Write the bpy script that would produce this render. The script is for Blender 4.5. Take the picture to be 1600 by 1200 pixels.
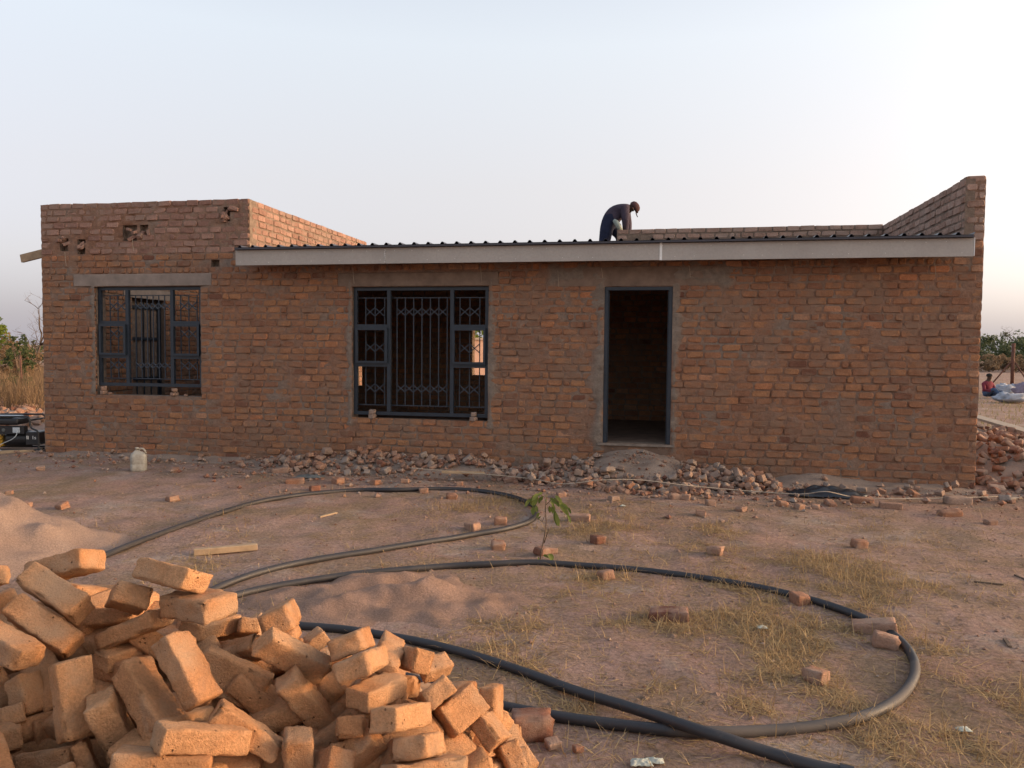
import bpy, bmesh, math, random
from mathutils import Vector, Matrix, Quaternion, noise
for o in list(bpy.data.objects): bpy.data.objects.remove(o)
scene = bpy.context.scene
COL = scene.collection
# ------------------------------------------------------------------ camera
EYE = 1.63
PITCH = math.atan(55 / 1200.0); ROLL = 0.009
_f = Vector((0, math.cos(PITCH), -math.sin(PITCH))); _r0 = Vector((1, 0, 0)); _u0 = _r0.cross(_f)
_r = _r0 * math.cos(ROLL) + _u0 * math.sin(ROLL); _u = _u0 * math.cos(ROLL) - _r0 * math.sin(ROLL)
cd = bpy.data.cameras.new('camera'); cam = bpy.data.objects.new('camera', cd); COL.objects.link(cam)
cd.sensor_width = 36; cd.lens = 27.0; cd.clip_start = 0.05; cd.clip_end = 5000
cam.matrix_world = Matrix(((_r.x, _u.x, -_f.x, 0), (_r.y, _u.y, -_f.y, 0), (_r.z, _u.z, -_f.z, EYE), (0, 0, 0, 1)))
scene.camera = cam
# ------------------------------------------------------------------ sky and sun
SUN_AZ = math.radians(91); SUN_EL = math.radians(7.5)      # azimuth clockwise from +Y (the view direction)
world = bpy.data.worlds.new('World'); scene.world = world; world.use_nodes = True
wn = world.node_tree.nodes; wl = world.node_tree.links
wn.clear()
sky = wn.new('ShaderNodeTexSky'); sky.sky_type = 'NISHITA'; sky.sun_disc = False
sky.sun_elevation = SUN_EL; sky.sun_rotation = SUN_AZ
sky.air_density = 0.3; sky.dust_density = 8.0; sky.ozone_density = 0.3; sky.altitude = 400
bg = wn.new('ShaderNodeBackground'); bg.inputs['Strength'].default_value = 0.13
wo = wn.new('ShaderNodeOutputWorld')
# dry season dust haze: the same all round the horizon, thick and mauve low down, pale above
wtc = wn.new('ShaderNodeTexCoord'); wsep = wn.new('ShaderNodeSeparateXYZ'); wr = wn.new('ShaderNodeValToRGB'); wadd = wn.new('ShaderNodeMix')
wl.new(wtc.outputs['Generated'], wsep.inputs[0]); wl.new(wsep.outputs['Z'], wr.inputs[0])
HAZE = [(0.0, (0.53, 0.505, 0.56)), (0.04, (0.55, 0.51, 0.535)), (0.10, (0.645, 0.585, 0.54)), (0.20, (0.69, 0.645, 0.59)), (0.36, (0.75, 0.785, 0.785)), (0.6, (0.52, 0.60, 0.72)), (1.0, (0.40, 0.49, 0.64))]
HZ = 3.25
while len(wr.color_ramp.elements) < len(HAZE): wr.color_ramp.elements.new(0.5)
for el, (p_, c_) in zip(wr.color_ramp.elements, HAZE): el.position = p_; el.color = (c_[0], c_[1], c_[2], 1)
wadd.data_type = 'RGBA'; wadd.blend_type = 'ADD'; wadd.clamp_result = False; wadd.inputs[0].default_value = 1.0
wsc = wn.new('ShaderNodeVectorMath'); wsc.operation = 'SCALE'; wsc.inputs['Scale'].default_value = HZ; wl.new(wr.outputs[0], wsc.inputs[0])
wsk = wn.new('ShaderNodeVectorMath'); wsk.operation = 'MULTIPLY'; wsk.inputs[1].default_value = (1.2, 1.12, 1.02); wl.new(sky.outputs[0], wsk.inputs[0]); wl.new(wsk.outputs[0], wadd.inputs[6]); wl.new(wsc.outputs[0], wadd.inputs[7])
wl.new(wadd.outputs[2], bg.inputs[0]); wl.new(bg.outputs[0], wo.inputs[0])
sl = bpy.data.lights.new('sun', 'SUN'); sl.energy = 1.0; sl.angle = math.radians(3.0); sl.color = (1.0, 0.50, 0.16)
so = bpy.data.objects.new('sun', sl); COL.objects.link(so)
sdir = Vector((math.cos(SUN_EL) * math.sin(SUN_AZ), math.cos(SUN_EL) * math.cos(SUN_AZ), math.sin(SUN_EL)))
so.rotation_euler = sdir.to_track_quat('Z', 'Y').to_euler(); so.location = sdir * 60
vs = scene.view_settings
vs.view_transform = 'Standard'; vs.look = 'None'; vs.gamma = 1; vs.use_curve_mapping = False; vs.exposure = 1.0

# ------------------------------------------------------------------ helpers
R = random.Random(7)
def ray(x, y): return _f + _r * ((x - 800) / 1200.0) - _u * ((y - 600) / 1200.0)
def ground(x, y, z=0.0):                      # point of the photograph -> place on the ground
    d = ray(x, y); t = (z - EYE) / d.z; return Vector((0, 0, EYE)) + d * t
HL = Vector((-7.057, 11.553, 0)); HA = math.radians(-10.961)
HU = Vector((math.cos(HA), math.sin(HA), 0)); HV = Vector((-math.sin(HA), math.cos(HA), 0))
def H(x, y, z=0.0): return HL + HU * x + HV * y + Vector((0, 0, z))        # house frame -> world
def loc_h(p): q = p - HL; return q.dot(HU), q.dot(HV)

def tag(o, label=None, cat=None, group=None, kind=None):
    if label: o['label'] = label
    if cat: o['category'] = cat
    if group: o['group'] = group
    if kind: o['kind'] = kind
    return o
def empty(name, loc=(0, 0, 0), rz=0):
    o = bpy.data.objects.new(name, None); COL.objects.link(o); o.location = loc; o.rotation_euler = (0, 0, rz)
    o.empty_display_size = 0.1
    return o
class MB:
    """collects faces; build() links them as one mesh object"""
    def __init__(s): s.v = []; s.f = []; s.m = []; s.t = []; s.tint = 0.5
    def vert(s, p): s.v.append(tuple(p)); s.t.append(s.tint); return len(s.v) - 1
    def face(s, idx, m=0): s.f.append(tuple(idx)); s.m.append(m)
    def poly(s, pts, m=0): s.face([s.vert(p) for p in pts], m)
    def hexa(s, c, m=0):                       # 8 corners: bottom 0-3 ccw, top 4-7
        i = [s.vert(p) for p in c]
        for q in ((0, 3, 2, 1), (4, 5, 6, 7), (0, 1, 5, 4), (1, 2, 6, 5), (2, 3, 7, 6), (3, 0, 4, 7)): s.face([i[k] for k in q], m)
    def box(s, a, b, m=0):
        x0, y0, z0 = a; x1, y1, z1 = b
        s.hexa([(x0, y0, z0), (x1, y0, z0), (x1, y1, z0), (x0, y1, z0), (x0, y0, z1), (x1, y0, z1), (x1, y1, z1), (x0, y1, z1)], m)
    def bar(s, p, q, w, d, up=(0, 0, 1), m=0):
        p = Vector(p); q = Vector(q); a = (q - p).normalized(); u = Vector(up); x = a.cross(u)
        if x.length < 1e-4: x = a.cross(Vector((0, 1, 0)))
        x.normalize(); y = x.cross(a)
        c = []
        for e in (p, q):
            for sx, sy in ((-1, -1), (1, -1), (1, 1), (-1, 1)): c.append(e + x * sx * w / 2 + y * sy * d / 2)
        s.hexa(c, m)
    def tube(s, pts, rad, n=8, m=0, cap=True):
        pts = [Vector(p) for p in pts]; rings = []; ref = None
        for i, p in enumerate(pts):
            a = (pts[min(i + 1, len(pts) - 1)] - pts[max(i - 1, 0)]).normalized()
            if ref is None: ref = a.orthogonal().normalized()
            ref = (ref - a * ref.dot(a)).normalized(); b = a.cross(ref)
            r = rad[i] if isinstance(rad, (list, tuple)) else rad
            rings.append([s.vert(p + (ref * math.cos(6.2832 * k / n) + b * math.sin(6.2832 * k / n)) * r) for k in range(n)])
        for i in range(len(rings) - 1):
            for k in range(n): s.face((rings[i][k], rings[i][(k + 1) % n], rings[i + 1][(k + 1) % n], rings[i + 1][k]), m)
        if cap: s.face(rings[0][::-1], m); s.face(rings[-1], m)
    def lathe(s, prof, c, n=20, m=0, sx=1, sy=1):
        c = Vector(c); rings = []
        for r, z in prof: rings.append([s.vert(c + Vector((r * sx * math.cos(6.2832 * k / n), r * sy * math.sin(6.2832 * k / n), z))) for k in range(n)])
        for i in range(len(rings) - 1):
            for k in range(n): s.face((rings[i][k], rings[i][(k + 1) % n], rings[i + 1][(k + 1) % n], rings[i + 1][k]), m)
        s.face(rings[0][::-1], m); s.face(rings[-1], m)
    def mesh(s, name, mats, smooth=False):
        me = bpy.data.meshes.new(name); me.from_pydata(s.v, [], s.f)
        for m in (mats if isinstance(mats, (list, tuple)) else [mats]): me.materials.append(m)
        me.polygons.foreach_set('material_index', s.m)
        a = me.attributes.new('tint', 'FLOAT', 'POINT'); a.data.foreach_set('value', s.t)
        if smooth: me.polygons.foreach_set('use_smooth', [True] * len(s.f))
        me.update(); return me
    def build(s, name, mats, parent=None, smooth=False, loc=None):
        o = bpy.data.objects.new(name, s.mesh(name, mats, smooth)); COL.objects.link(o)
        if parent: o.parent = parent
        if loc is not None: o.location = loc
        return o
def place(name, me, loc, rot=None, scale=None, parent=None):
    o = bpy.data.objects.new(name, me); COL.objects.link(o); o.location = loc
    if rot is not None:
        if isinstance(rot, Quaternion): o.rotation_mode = 'QUATERNION'; o.rotation_quaternion = rot
        else: o.rotation_euler = rot
    if scale is not None: o.scale = scale
    if parent: o.parent = parent
    return o

# ------------------------------------------------------------------ materials (node based)
class NT:
    def __init__(s, name):
        s.m = bpy.data.materials.new(name); s.m.use_nodes = True; s.n = s.m.node_tree.nodes; s.l = s.m.node_tree.links
        s.b = s.n['Principled BSDF']; s.b.inputs['Roughness'].default_value = 0.9; s.b.inputs['Specular IOR Level'].default_value = 0.2
        s.tc = s.n.new('ShaderNodeTexCoord')
    def set(s, sock, val):
        if isinstance(val, bpy.types.NodeSocket): s.l.new(val, sock)
        else: sock.default_value = val
    def noise(s, scale, detail=4, rough=0.55, co=None, dist=0.0):
        n = s.n.new('ShaderNodeTexNoise'); n.inputs['Scale'].default_value = scale; n.inputs['Detail'].default_value = detail
        n.inputs['Roughness'].default_value = rough; n.inputs['Distortion'].default_value = dist
        s.l.new(co if co is not None else s.tc.outputs['Object'], n.inputs['Vector']); return n.outputs['Fac']
    def vor(s, scale, co=None):
        n = s.n.new('ShaderNodeTexVoronoi'); n.inputs['Scale'].default_value = scale
        s.l.new(co if co is not None else s.tc.outputs['Object'], n.inputs['Vector']); return n.outputs['Distance']
    def ramp(s, fac, stops):
        n = s.n.new('ShaderNodeValToRGB'); e = n.color_ramp.elements
        while len(e) < len(stops): e.new(0.5)
        for el, (p, c) in zip(e, stops):
            el.position = p; el.color = (c[0], c[1], c[2], 1) if isinstance(c, (tuple, list)) else (c, c, c, 1)
        s.l.new(fac, n.inputs[0]); return n.outputs[0]
    def mix(s, fac, a, b, mode='MIX'):
        n = s.n.new('ShaderNodeMix'); n.data_type = 'RGBA'; n.blend_type = mode
        s.set(n.inputs[0], fac)
        for sock, v in ((n.inputs[6], a), (n.inputs[7], b)):
            if isinstance(v, (tuple, list)): v = (v[0], v[1], v[2], 1)
            s.set(sock, v)
        return n.outputs[2]
    def math(s, op, a, b=0.0, c=None):
        n = s.n.new('ShaderNodeMath'); n.operation = op; s.set(n.inputs[0], a); s.set(n.inputs[1], b)
        if c is not None: s.set(n.inputs[2], c)
        return n.outputs[0]
    def math_co(s, co):
        m = s.n.new('ShaderNodeMapping'); m.inputs['Location'].default_value = (31, 17, 5); s.l.new(co, m.inputs[0]); return m.outputs[0]
    def attr(s, name='tint'):
        n = s.n.new('ShaderNodeAttribute'); n.attribute_name = name; return n.outputs['Fac']
    def geo(s, out='Position'): return s.n.new('ShaderNodeNewGeometry').outputs[out]
    def bump(s, h, strength=0.5, dist=0.01, base=None):
        n = s.n.new('ShaderNodeBump'); n.inputs['Strength'].default_value = strength; n.inputs['Distance'].default_value = dist
        s.l.new(h, n.inputs['Height'])
        if base is not None: s.l.new(base, n.inputs['Normal'])
        s.l.new(n.outputs[0], s.b.inputs['Normal']); return n.outputs[0]
    def color(s, c): s.set(s.b.inputs['Base Color'], (c[0], c[1], c[2], 1) if isinstance(c, (tuple, list)) else c)

def brick_mat(name, stops, grain=60, mortar=None, pits=0.0, bs=0.6, bd=0.004, dust=None):
    t = NT(name); co = t.geo()
    c = t.ramp(t.attr(), stops)
    g = t.noise(grain, 5, 0.65, co); c = t.mix(0.55, c, t.ramp(g, [(0.3, 0.55), (0.7, 1.35)]), 'MULTIPLY')
    g2 = t.noise(9, 3, 0.6, co); c = t.mix(0.6, c, t.ramp(g2, [(0.3, 0.72), (0.7, 1.22)]), 'MULTIPLY')
    if dust is not None:
        d = t.ramp(t.noise(5.5, 4, 0.6, co), [(0.46, 0.0), (0.66, 0.75)]); c = t.mix(d, c, dust)
    if pits:
        sc = t.ramp(t.noise(3.2, 5, 0.65, t.math_co(co), 0.6), [(0.62, 0.0), (0.72, 0.45)]); c = t.mix(sc, c, (0.22, 0.155, 0.125))
        c = t.mix(t.ramp(t.noise(4.1, 4, 0.6, co, 0.5), [(0.60, 0.0), (0.72, 0.5)]), c, (0.46, 0.185, 0.07))
    if mortar is not None:
        m = t.noise(2.3, 6, 0.7, co, 0.4); m2 = t.noise(17, 4, 0.6, co)
        k = t.ramp(t.math('ADD', t.math('MULTIPLY', m, 0.75), t.math('MULTIPLY', m2, 0.25)), [(0.48, 0.0), (0.58, 0.8)])
        c = t.mix(k, c, mortar)
    h = t.math('ADD', t.noise(grain * 1.5, 6, 0.7, co), t.math('MULTIPLY', t.noise(14, 4, 0.6, co), 1.3))
    if pits:
        v = t.ramp(t.vor(55, co), [(0.05, 0.0), (0.22, 1.0)]); p = t.ramp(t.noise(16, 2, 0.5, co), [(0.56, 0.0), (0.66, 1.0)])
        pit = t.math('MULTIPLY', t.math('SUBTRACT', 1.0, v), p); h = t.math('SUBTRACT', h, t.math('MULTIPLY', pit, pits))
        c = t.mix(t.math('MULTIPLY', pit, 0.55), c, (0.09, 0.045, 0.03))
    t.color(c); t.bump(h, bs, bd); t.b.inputs['Roughness'].default_value = 0.95; return t.m
M = {}
WALLST = [(0.0, (0.172, 0.077, 0.049)), (0.2, (0.243, 0.116, 0.069)), (0.45, (0.307, 0.147, 0.079)), (0.7, (0.349, 0.168, 0.083)), (0.88, (0.400, 0.163, 0.079)), (1.0, (0.395, 0.215, 0.127))]
M['brick'] = brick_mat('wall_brick', WALLST, 55, mortar=(0.225, 0.142, 0.096), bs=0.9, bd=0.008)
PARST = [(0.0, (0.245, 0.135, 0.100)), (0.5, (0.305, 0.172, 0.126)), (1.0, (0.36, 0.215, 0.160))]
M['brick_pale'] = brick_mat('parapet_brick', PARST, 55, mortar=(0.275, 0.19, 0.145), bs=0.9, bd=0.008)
M['brick_new'] = brick_mat('dusty_new_brick', [(0.0, (0.29, 0.178, 0.13)), (0.5, (0.36, 0.225, 0.168)), (1.0, (0.41, 0.268, 0.205))], 55, mortar=(0.34, 0.245, 0.195), bs=0.9, bd=0.008)
LOOSE = [(0.0, (0.364, 0.148, 0.069)), (0.3, (0.470, 0.218, 0.097)), (0.6, (0.547, 0.272, 0.126)), (1.0, (0.600, 0.335, 0.172))]
M['loose'] = brick_mat('loose_brick', LOOSE, 110, pits=2.2, bs=1.0, bd=0.010, dust=(0.50, 0.315, 0.19))
RUB = [(0.0, (0.16, 0.065, 0.045)), (0.35, (0.29, 0.145, 0.088)), (0.6, (0.33, 0.20, 0.14)), (0.8, (0.30, 0.22, 0.172)), (1.0, (0.27, 0.225, 0.195))]
M['rubble'] = brick_mat('rubble_brick', RUB, 70, bs=0.9, bd=0.008, dust=(0.33, 0.235, 0.175))

def simple(name, col, rough=0.9, var=0.25, scale=20, bs=0.3, bd=0.005, metal=0.0, spec=0.2, stops=None):
    t = NT(name); co = t.geo(); g = t.noise(scale, 5, 0.6, co)
    c = t.mix(1.0, col, t.ramp(g, [(0.25, 1 - var), (0.75, 1 + var)]), 'MULTIPLY')
    t.color(c); t.b.inputs['Roughness'].default_value = rough; t.b.inputs['Metallic'].default_value = metal; t.b.inputs['Specular IOR Level'].default_value = spec
    if bs: t.bump(t.noise(scale * 3, 5, 0.65, co), bs, bd)
    return t.m
M['mortar'] = simple('mortar', (0.200, 0.145, 0.108), var=0.35, scale=14, bs=1.0, bd=0.012)
def skin_mat():
    t = NT('smeared_mortar'); co = t.geo(); g = t.noise(13, 6, 0.7, co)
    c = t.ramp(t.noise(1.7, 6, 0.7, co, 0.3), [(0.30, (0.230, 0.119, 0.072)), (0.45, (0.253, 0.145, 0.096)), (0.56, (0.242, 0.161, 0.115)), (0.66, (0.225, 0.172, 0.136))])
    c = t.mix(t.attr(), c, (0.225, 0.178, 0.140)); c = t.mix(0.8, c, t.ramp(g, [(0.25, 0.6), (0.75, 1.35)]), 'MULTIPLY')
    t.color(c); t.bump(t.math('ADD', t.noise(45, 6, 0.7, co), t.math('MULTIPLY', g, 1.5)), 1.0, 0.014); return t.m
M['skin_mortar'] = skin_mat()
M['plaster'] = simple('cement_smear', (0.225, 0.18, 0.145), var=0.35, scale=9, bs=1.0, bd=0.012)
M['concrete'] = simple('lintel_concrete', (0.255, 0.205, 0.17), var=0.22, scale=7, bs=0.6, bd=0.006)
M['concrete_brown'] = simple('stained_lintel', (0.205, 0.145, 0.108), var=0.28, scale=7, bs=0.8, bd=0.008)
M['slab'] = simple('floor_slab', (0.165, 0.108, 0.078), var=0.3, scale=5)
M['steel'] = simple('window_steel', (0.017, 0.025, 0.036), rough=0.5, var=0.3, scale=12, bs=0.15, bd=0.002, spec=0.5)
M['steel_bar'] = simple('bar_steel', (0.030, 0.040, 0.055), rough=0.5, var=0.2, scale=12, bs=0, spec=0.5)
M['sheet'] = simple('roof_sheet', (0.045, 0.042, 0.052), rough=0.42, var=0.15, scale=3, bs=0, spec=0.5)
M['timber'] = simple('sawn_timber', (0.36, 0.255, 0.16), var=0.25, scale=9, bs=0.3, bd=0.002)
M['timber_old'] = simple('weathered_timber', (0.36, 0.29, 0.22), var=0.25, scale=9, bs=0.4, bd=0.003)
M['rust'] = simple('rusty_steel', (0.13, 0.06, 0.042), rough=0.8, var=0.3, scale=9)
M['black_plastic'] = simple('black_sheet', (0.018, 0.020, 0.024), rough=0.38, var=0.4, scale=6, bs=0.3, bd=0.01, spec=0.5)
M['grey_plastic'] = simple('dusty_sheet', (0.11, 0.115, 0.11), rough=0.6, var=0.3, scale=9, bs=0.3)
M['string'] = simple('pale_string', (0.44, 0.36, 0.27), var=0.2)
M['bark'] = simple('bark', (0.13, 0.09, 0.065), var=0.4, scale=20)
def fascia_mat():
    t = NT('fibre_cement'); co = t.geo()
    c = t.ramp(t.noise(1.1, 5, 0.6, co), [(0.3, (0.36, 0.325, 0.29)), (0.7, (0.45, 0.41, 0.365))])
    c = t.mix(t.ramp(t.noise(40, 3, 0.6, co), [(0.35, 0.0), (0.8, 0.35)]), c, (0.25, 0.22, 0.19))
    mp = t.n.new('ShaderNodeMapping'); mp.inputs['Scale'].default_value = (3.2, 3.2, 0.25); t.l.new(co, mp.inputs[0])
    c = t.mix(t.ramp(t.noise(1.0, 4, 0.6, mp.outputs[0]), [(0.56, 0.0), (0.75, 0.35)]), c, (0.45, 0.42, 0.38))
    t.color(c); t.bump(t.noise(60, 3, 0.6, co), 0.2, 0.002); t.b.inputs['Roughness'].default_value = 0.8; return t.m
M['fascia'] = fascia_mat()
M['white'] = simple('white_putty_and_lit_end', (0.75, 0.74, 0.70), var=0.1, bs=0)
def earth_mat():
    t = NT('bare_earth'); co = t.geo()
    big = t.noise(0.45, 5, 0.6, co, 0.3); mid = t.noise(2.2, 6, 0.65, co, 0.2); fine = t.noise(38, 6, 0.75, co)
    c = t.ramp(big, [(0.3, (0.315, 0.192, 0.142)), (0.5, (0.385, 0.25, 0.200)), (0.7, (0.425, 0.30, 0.248))])
    c = t.mix(t.ramp(mid, [(0.40, 0.75), (0.56, 0.0)]), c, (0.29, 0.20, 0.137))
    c = t.mix(t.ramp(t.noise(1.1, 6, 0.7, co, 0.5), [(0.53, 0.0), (0.66, 0.75)]), c, (0.40, 0.325, 0.268))      # pale cement dust
    c = t.mix(t.ramp(t.noise(0.8, 6, 0.75, t.math_co(co), 0.8), [(0.50, 0.0), (0.62, 0.75)]), c, (0.275, 0.19, 0.115))   # straw litter
    c = t.mix(t.ramp(t.noise(4.5, 6, 0.8, co, 0.6), [(0.30, 0.6), (0.42, 0.0)]), c, (0.22, 0.145, 0.098))
    st = t.n.new('ShaderNodeMapping'); st.inputs['Scale'].default_value = (1.0, 3.5, 1.0); t.l.new(co, st.inputs[0])
    c = t.mix(t.ramp(t.noise(7, 6, 0.75, st.outputs[0]), [(0.52, 0.0), (0.7, 0.6)]), c, (0.21, 0.14, 0.09))   # litter and trodden streaks
    c = t.mix(0.9, c, t.ramp(fine, [(0.25, 0.45), (0.75, 1.5)]), 'MULTIPLY')
    sp = t.ramp(t.vor(60, co), [(0.06, 1.0), (0.14, 0.0)]); spm = t.ramp(t.noise(11, 2, 0.5, co), [(0.5, 0.0), (0.62, 1.0)])
    c = t.mix(t.math('MULTIPLY', t.math('MULTIPLY', sp, spm), 0.5), c, (0.48, 0.38, 0.28))
    t.color(c)
    h = t.math('ADD', t.math('MULTIPLY', t.noise(9, 7, 0.7, co), 1.2), t.math('MULTIPLY', fine, 0.6))
    h = t.math('ADD', h, t.math('MULTIPLY', t.noise(7, 6, 0.75, st.outputs[0]), 0.8))
    t.bump(h, 1.0, 0.035); t.b.inputs['Roughness'].default_value = 1.0; t.b.inputs['Specular IOR Level'].default_value = 0.05; return t.m
M['earth'] = earth_mat()
def sand_mat(name, a, b):
    t = NT(name); co = t.geo(); c = t.ramp(t.noise(4, 5, 0.6, co), [(0.3, a), (0.7, b)])
    c = t.mix(0.8, c, t.ramp(t.noise(90, 4, 0.75, co), [(0.3, 0.6), (0.7, 1.35)]), 'MULTIPLY'); t.color(c)
    t.bump(t.math('ADD', t.noise(70, 5, 0.75, co), t.math('MULTIPLY', t.noise(9, 5, 0.6, co), 1.5)), 0.8, 0.012); t.b.inputs['Roughness'].default_value = 1.0
    t.b.inputs['Specular IOR Level'].default_value = 0.05; return t.m
M['sand'] = sand_mat('building_sand', (0.226, 0.144, 0.104), (0.287, 0.187, 0.141))
M['sand_pale'] = sand_mat('pale_sand', (0.249, 0.172, 0.133), (0.301, 0.215, 0.168))
M['dust'] = sand_mat('mortar_dust', (0.25, 0.182, 0.14), (0.335, 0.255, 0.20))
def leaf_mat(name, a, b, tr=0.3):
    t = NT(name); c = t.ramp(t.attr(), [(0.0, a), (1.0, b)]); t.color(c); t.b.inputs['Roughness'].default_value = 0.7
    tl = t.n.new('ShaderNodeBsdfTranslucent'); t.l.new(c, tl.inputs[0]); mx = t.n.new('ShaderNodeMixShader'); mx.inputs[0].default_value = tr
    t.l.new(t.b.outputs[0], mx.inputs[1]); t.l.new(tl.outputs[0], mx.inputs[2]); t.l.new(mx.outputs[0], t.n['Material Output'].inputs[0]); return t.m
M['straw'] = leaf_mat('dry_grass', (0.25, 0.158, 0.078), (0.54, 0.375, 0.185))
M['straw_tall'] = leaf_mat('tall_dry_grass', (0.16, 0.10, 0.055), (0.28, 0.18, 0.095))
M['greengrass'] = leaf_mat('field_grass', (0.20, 0.17, 0.06), (0.36, 0.28, 0.12))
M['leaf'] = leaf_mat('sapling_leaf', (0.09, 0.125, 0.028), (0.21, 0.23, 0.06), 0.4)
M['bush'] = leaf_mat('bush_leaf', (0.045, 0.065, 0.025), (0.10, 0.115, 0.045))
M['bush_lime'] = leaf_mat('lime_leaf', (0.10, 0.14, 0.02), (0.19, 0.22, 0.04), 0.4)
M['bush_dry'] = leaf_mat('dry_leaf', (0.17, 0.105, 0.055), (0.28, 0.185, 0.10))
def hose_mat():
    t = NT('poly_pipe'); co = t.geo(); nz = t.geo('Normal')
    d = t.math('MULTIPLY', t.ramp(t.noise(5.0, 5, 0.65, co), [(0.3, 0.35), (0.6, 1.0)]), t.attr())
    d = t.math('ADD', d, t.math('MULTIPLY', t.ramp(t.noise(26, 4, 0.7, co), [(0.58, 0.0), (0.70, 1.0)]), 0.22))
    c = t.mix(d, (0.016, 0.017, 0.021), (0.12, 0.095, 0.078)); t.color(c)
    t.set(t.b.inputs['Roughness'], t.ramp(d, [(0.0, 0.48), (1.0, 0.95)])); t.b.inputs['Specular IOR Level'].default_value = 0.45
    t.bump(t.noise(60, 3, 0.6, co), 0.1, 0.002); return t.m
M['hose'] = hose_mat()
# ------------------------------------------------------------------ ground
def gz(x, y):
    d = math.hypot(x, y - 5)
    a = 0.022 * noise.noise((x * 0.55, y * 0.55, 3.1)) + 0.016 * noise.noise((x * 1.7, y * 1.7, 8.2)) + 0.013 * noise.noise((x * 4.3, y * 4.3, 1.7)) + 0.007 * noise.noise((x * 11, y * 11, 4.4))
    if d > 40: a += min(1.0, (d - 40) / 200) * 0.6 * noise.noise((x * 0.01, y * 0.01, 0.3))
    return a
def axis(lo, hi, step, far):
    c = [lo + i * step for i in range(int((hi - lo) / step) + 1)]
    s = step; v = c[-1]; up = []
    while v < far: s *= 1.22; v += s; up.append(v)
    s = step; v = c[0]; dn = []
    while v > -far: s *= 1.22; v -= s; dn.append(v)
    return dn[::-1] + c + up
xs = axis(-8.5, 9.5, 0.07, 2500); ys = axis(0.5, 13.0, 0.07, 2500)
me = bpy.data.meshes.new('ground')
nx = len(xs)
me.from_pydata([(x, y, gz(x, y)) for y in ys for x in xs], [], [(j * nx + i, j * nx + i + 1, (j + 1) * nx + i + 1, (j + 1) * nx + i) for j in range(len(ys) - 1) for i in range(nx - 1)])
me.materials.append(M['earth']); me.polygons.foreach_set('use_smooth', [True] * len(me.polygons))
go = bpy.data.objects.new('ground', me); COL.objects.link(go); tag(go, kind='structure')
def on(p, dz=0.0): return Vector((p.x, p.y, gz(p.x, p.y) + dz))
def G(x, y, dz=0.0): return on(ground(x, y), dz)

# ------------------------------------------------------------------ brick house
house = empty('brick_house', HL, HA)
tag(house, 'unplastered single storey brick house with grey fascia, dark sheet roof and raised parapets', 'house')
WT = 0.22; COURSE = 0.0955
def brick_geo(mb, P, s0, s1, z0, z1, rr, depth=0.10, out=0.0, seedw=4.0):
    """one hand made brick: back edge, shoulder and worn face; P(s,t,z) maps wall coords to space"""
    j = lambda a: rr.uniform(-a, a)
    t0 = out + j(0.007); ch = rr.uniform(0.006, 0.014)
    tilt = j(0.004); sk = j(0.0035)
    wv = lambda s: .010 * noise.noise((s * .9, z0 * 1.1, seedw)) + .005 * noise.noise((s * 3.1, z0 * 4, seedw))
    z0 += wv(s0); z1 += wv(s1)
    c = [(s0 + j(.004), z0 + tilt + j(.003)), (s1 + j(.004), z0 - tilt + j(.003)), (s1 + sk + j(.004), z1 - tilt + j(.003)), (s0 + sk + j(.004), z1 + tilt + j(.003))]
    cs = sum(a for a, _ in c) / 4; cz = sum(b for _, b in c) / 4
    rc = [rr.uniform(.006, .020) for _ in range(4)]; ring = []                # knocked off corners
    for k in range(4):
        p = Vector(c[k]); q0 = Vector(c[k - 1]); q1 = Vector(c[(k + 1) % 4])
        ring.append(p + (q0 - p).normalized() * rc[k]); ring.append(p + (q1 - p).normalized() * rc[k] * (1.5 if k % 2 else .8))
    b = [mb.vert(P(p.x, -depth, p.y)) for p in ring]; sh = [mb.vert(P(p.x, t0 - ch, p.y)) for p in ring]; f = []
    for p in ring:
        d = Vector((cs - p.x, cz - p.y)).normalized(); f.append(mb.vert(P(p.x + d.x * ch * rr.uniform(.6, 1.5), t0 + j(.003), p.y + d.y * ch * rr.uniform(.6, 1.6))))
    mb.face(f)
    for k in range(8):
        n = (k + 1) % 8; mb.face((sh[k], sh[n], f[n], f[k])); mb.face((b[k], b[n], sh[n], sh[k]))
def inside(s0, s1, z0, z1, rects, m=0.0):
    for a, b, c, d in rects:
        if s1 > a + m and s0 < b - m and z1 > c + m and z0 < d - m: return True
    return False
def courses(s_lo, s_hi, z_lo, z_hi, openings, holes, rr, top=None, headers=0.12):
    """brick rectangles of a wall face, course by course, cut at the openings"""
    res = []; n = int(round((z_hi - z_lo) / COURSE))
    h = (z_hi - z_lo) / n
    for i in range(n):
        z0 = z_lo + i * h + 0.010; z1 = z_lo + (i + 1) * h - 0.010
        cuts = []
        for a, b, c, d in openings:
            if z1 > c + 0.03 and z0 < d - 0.03: cuts.append((a, b))
        segs = []; cur = s_lo
        for a, b in sorted(cuts):
            if a > cur: segs.append((cur, a))
            cur = max(cur, b)
        if cur < s_hi: segs.append((cur, s_hi))
        hd = rr.random() < 0.10
        for a, b in segs:
            s = a - (rr.uniform(0.0, 0.12) if a > s_lo + .01 or True else 0)
            first = True
            while s < b - 0.03:
                L = rr.uniform(0.085, 0.11) if (hd and rr.random() < .7) or rr.random() < headers * .5 else rr.uniform(0.185, 0.235)
                e = min(s + L, b)
                if b - e < 0.05: e = b
                st = max(s, a)
                if e - st > 0.03 and (top is None or z1 < top((st + e) / 2)):
                    if not inside(st, e, z0, z1, holes, 0.02): res.append((st + 0.007, e - 0.007, z0, z1))
                s = e + 0.002
    return res
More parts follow.
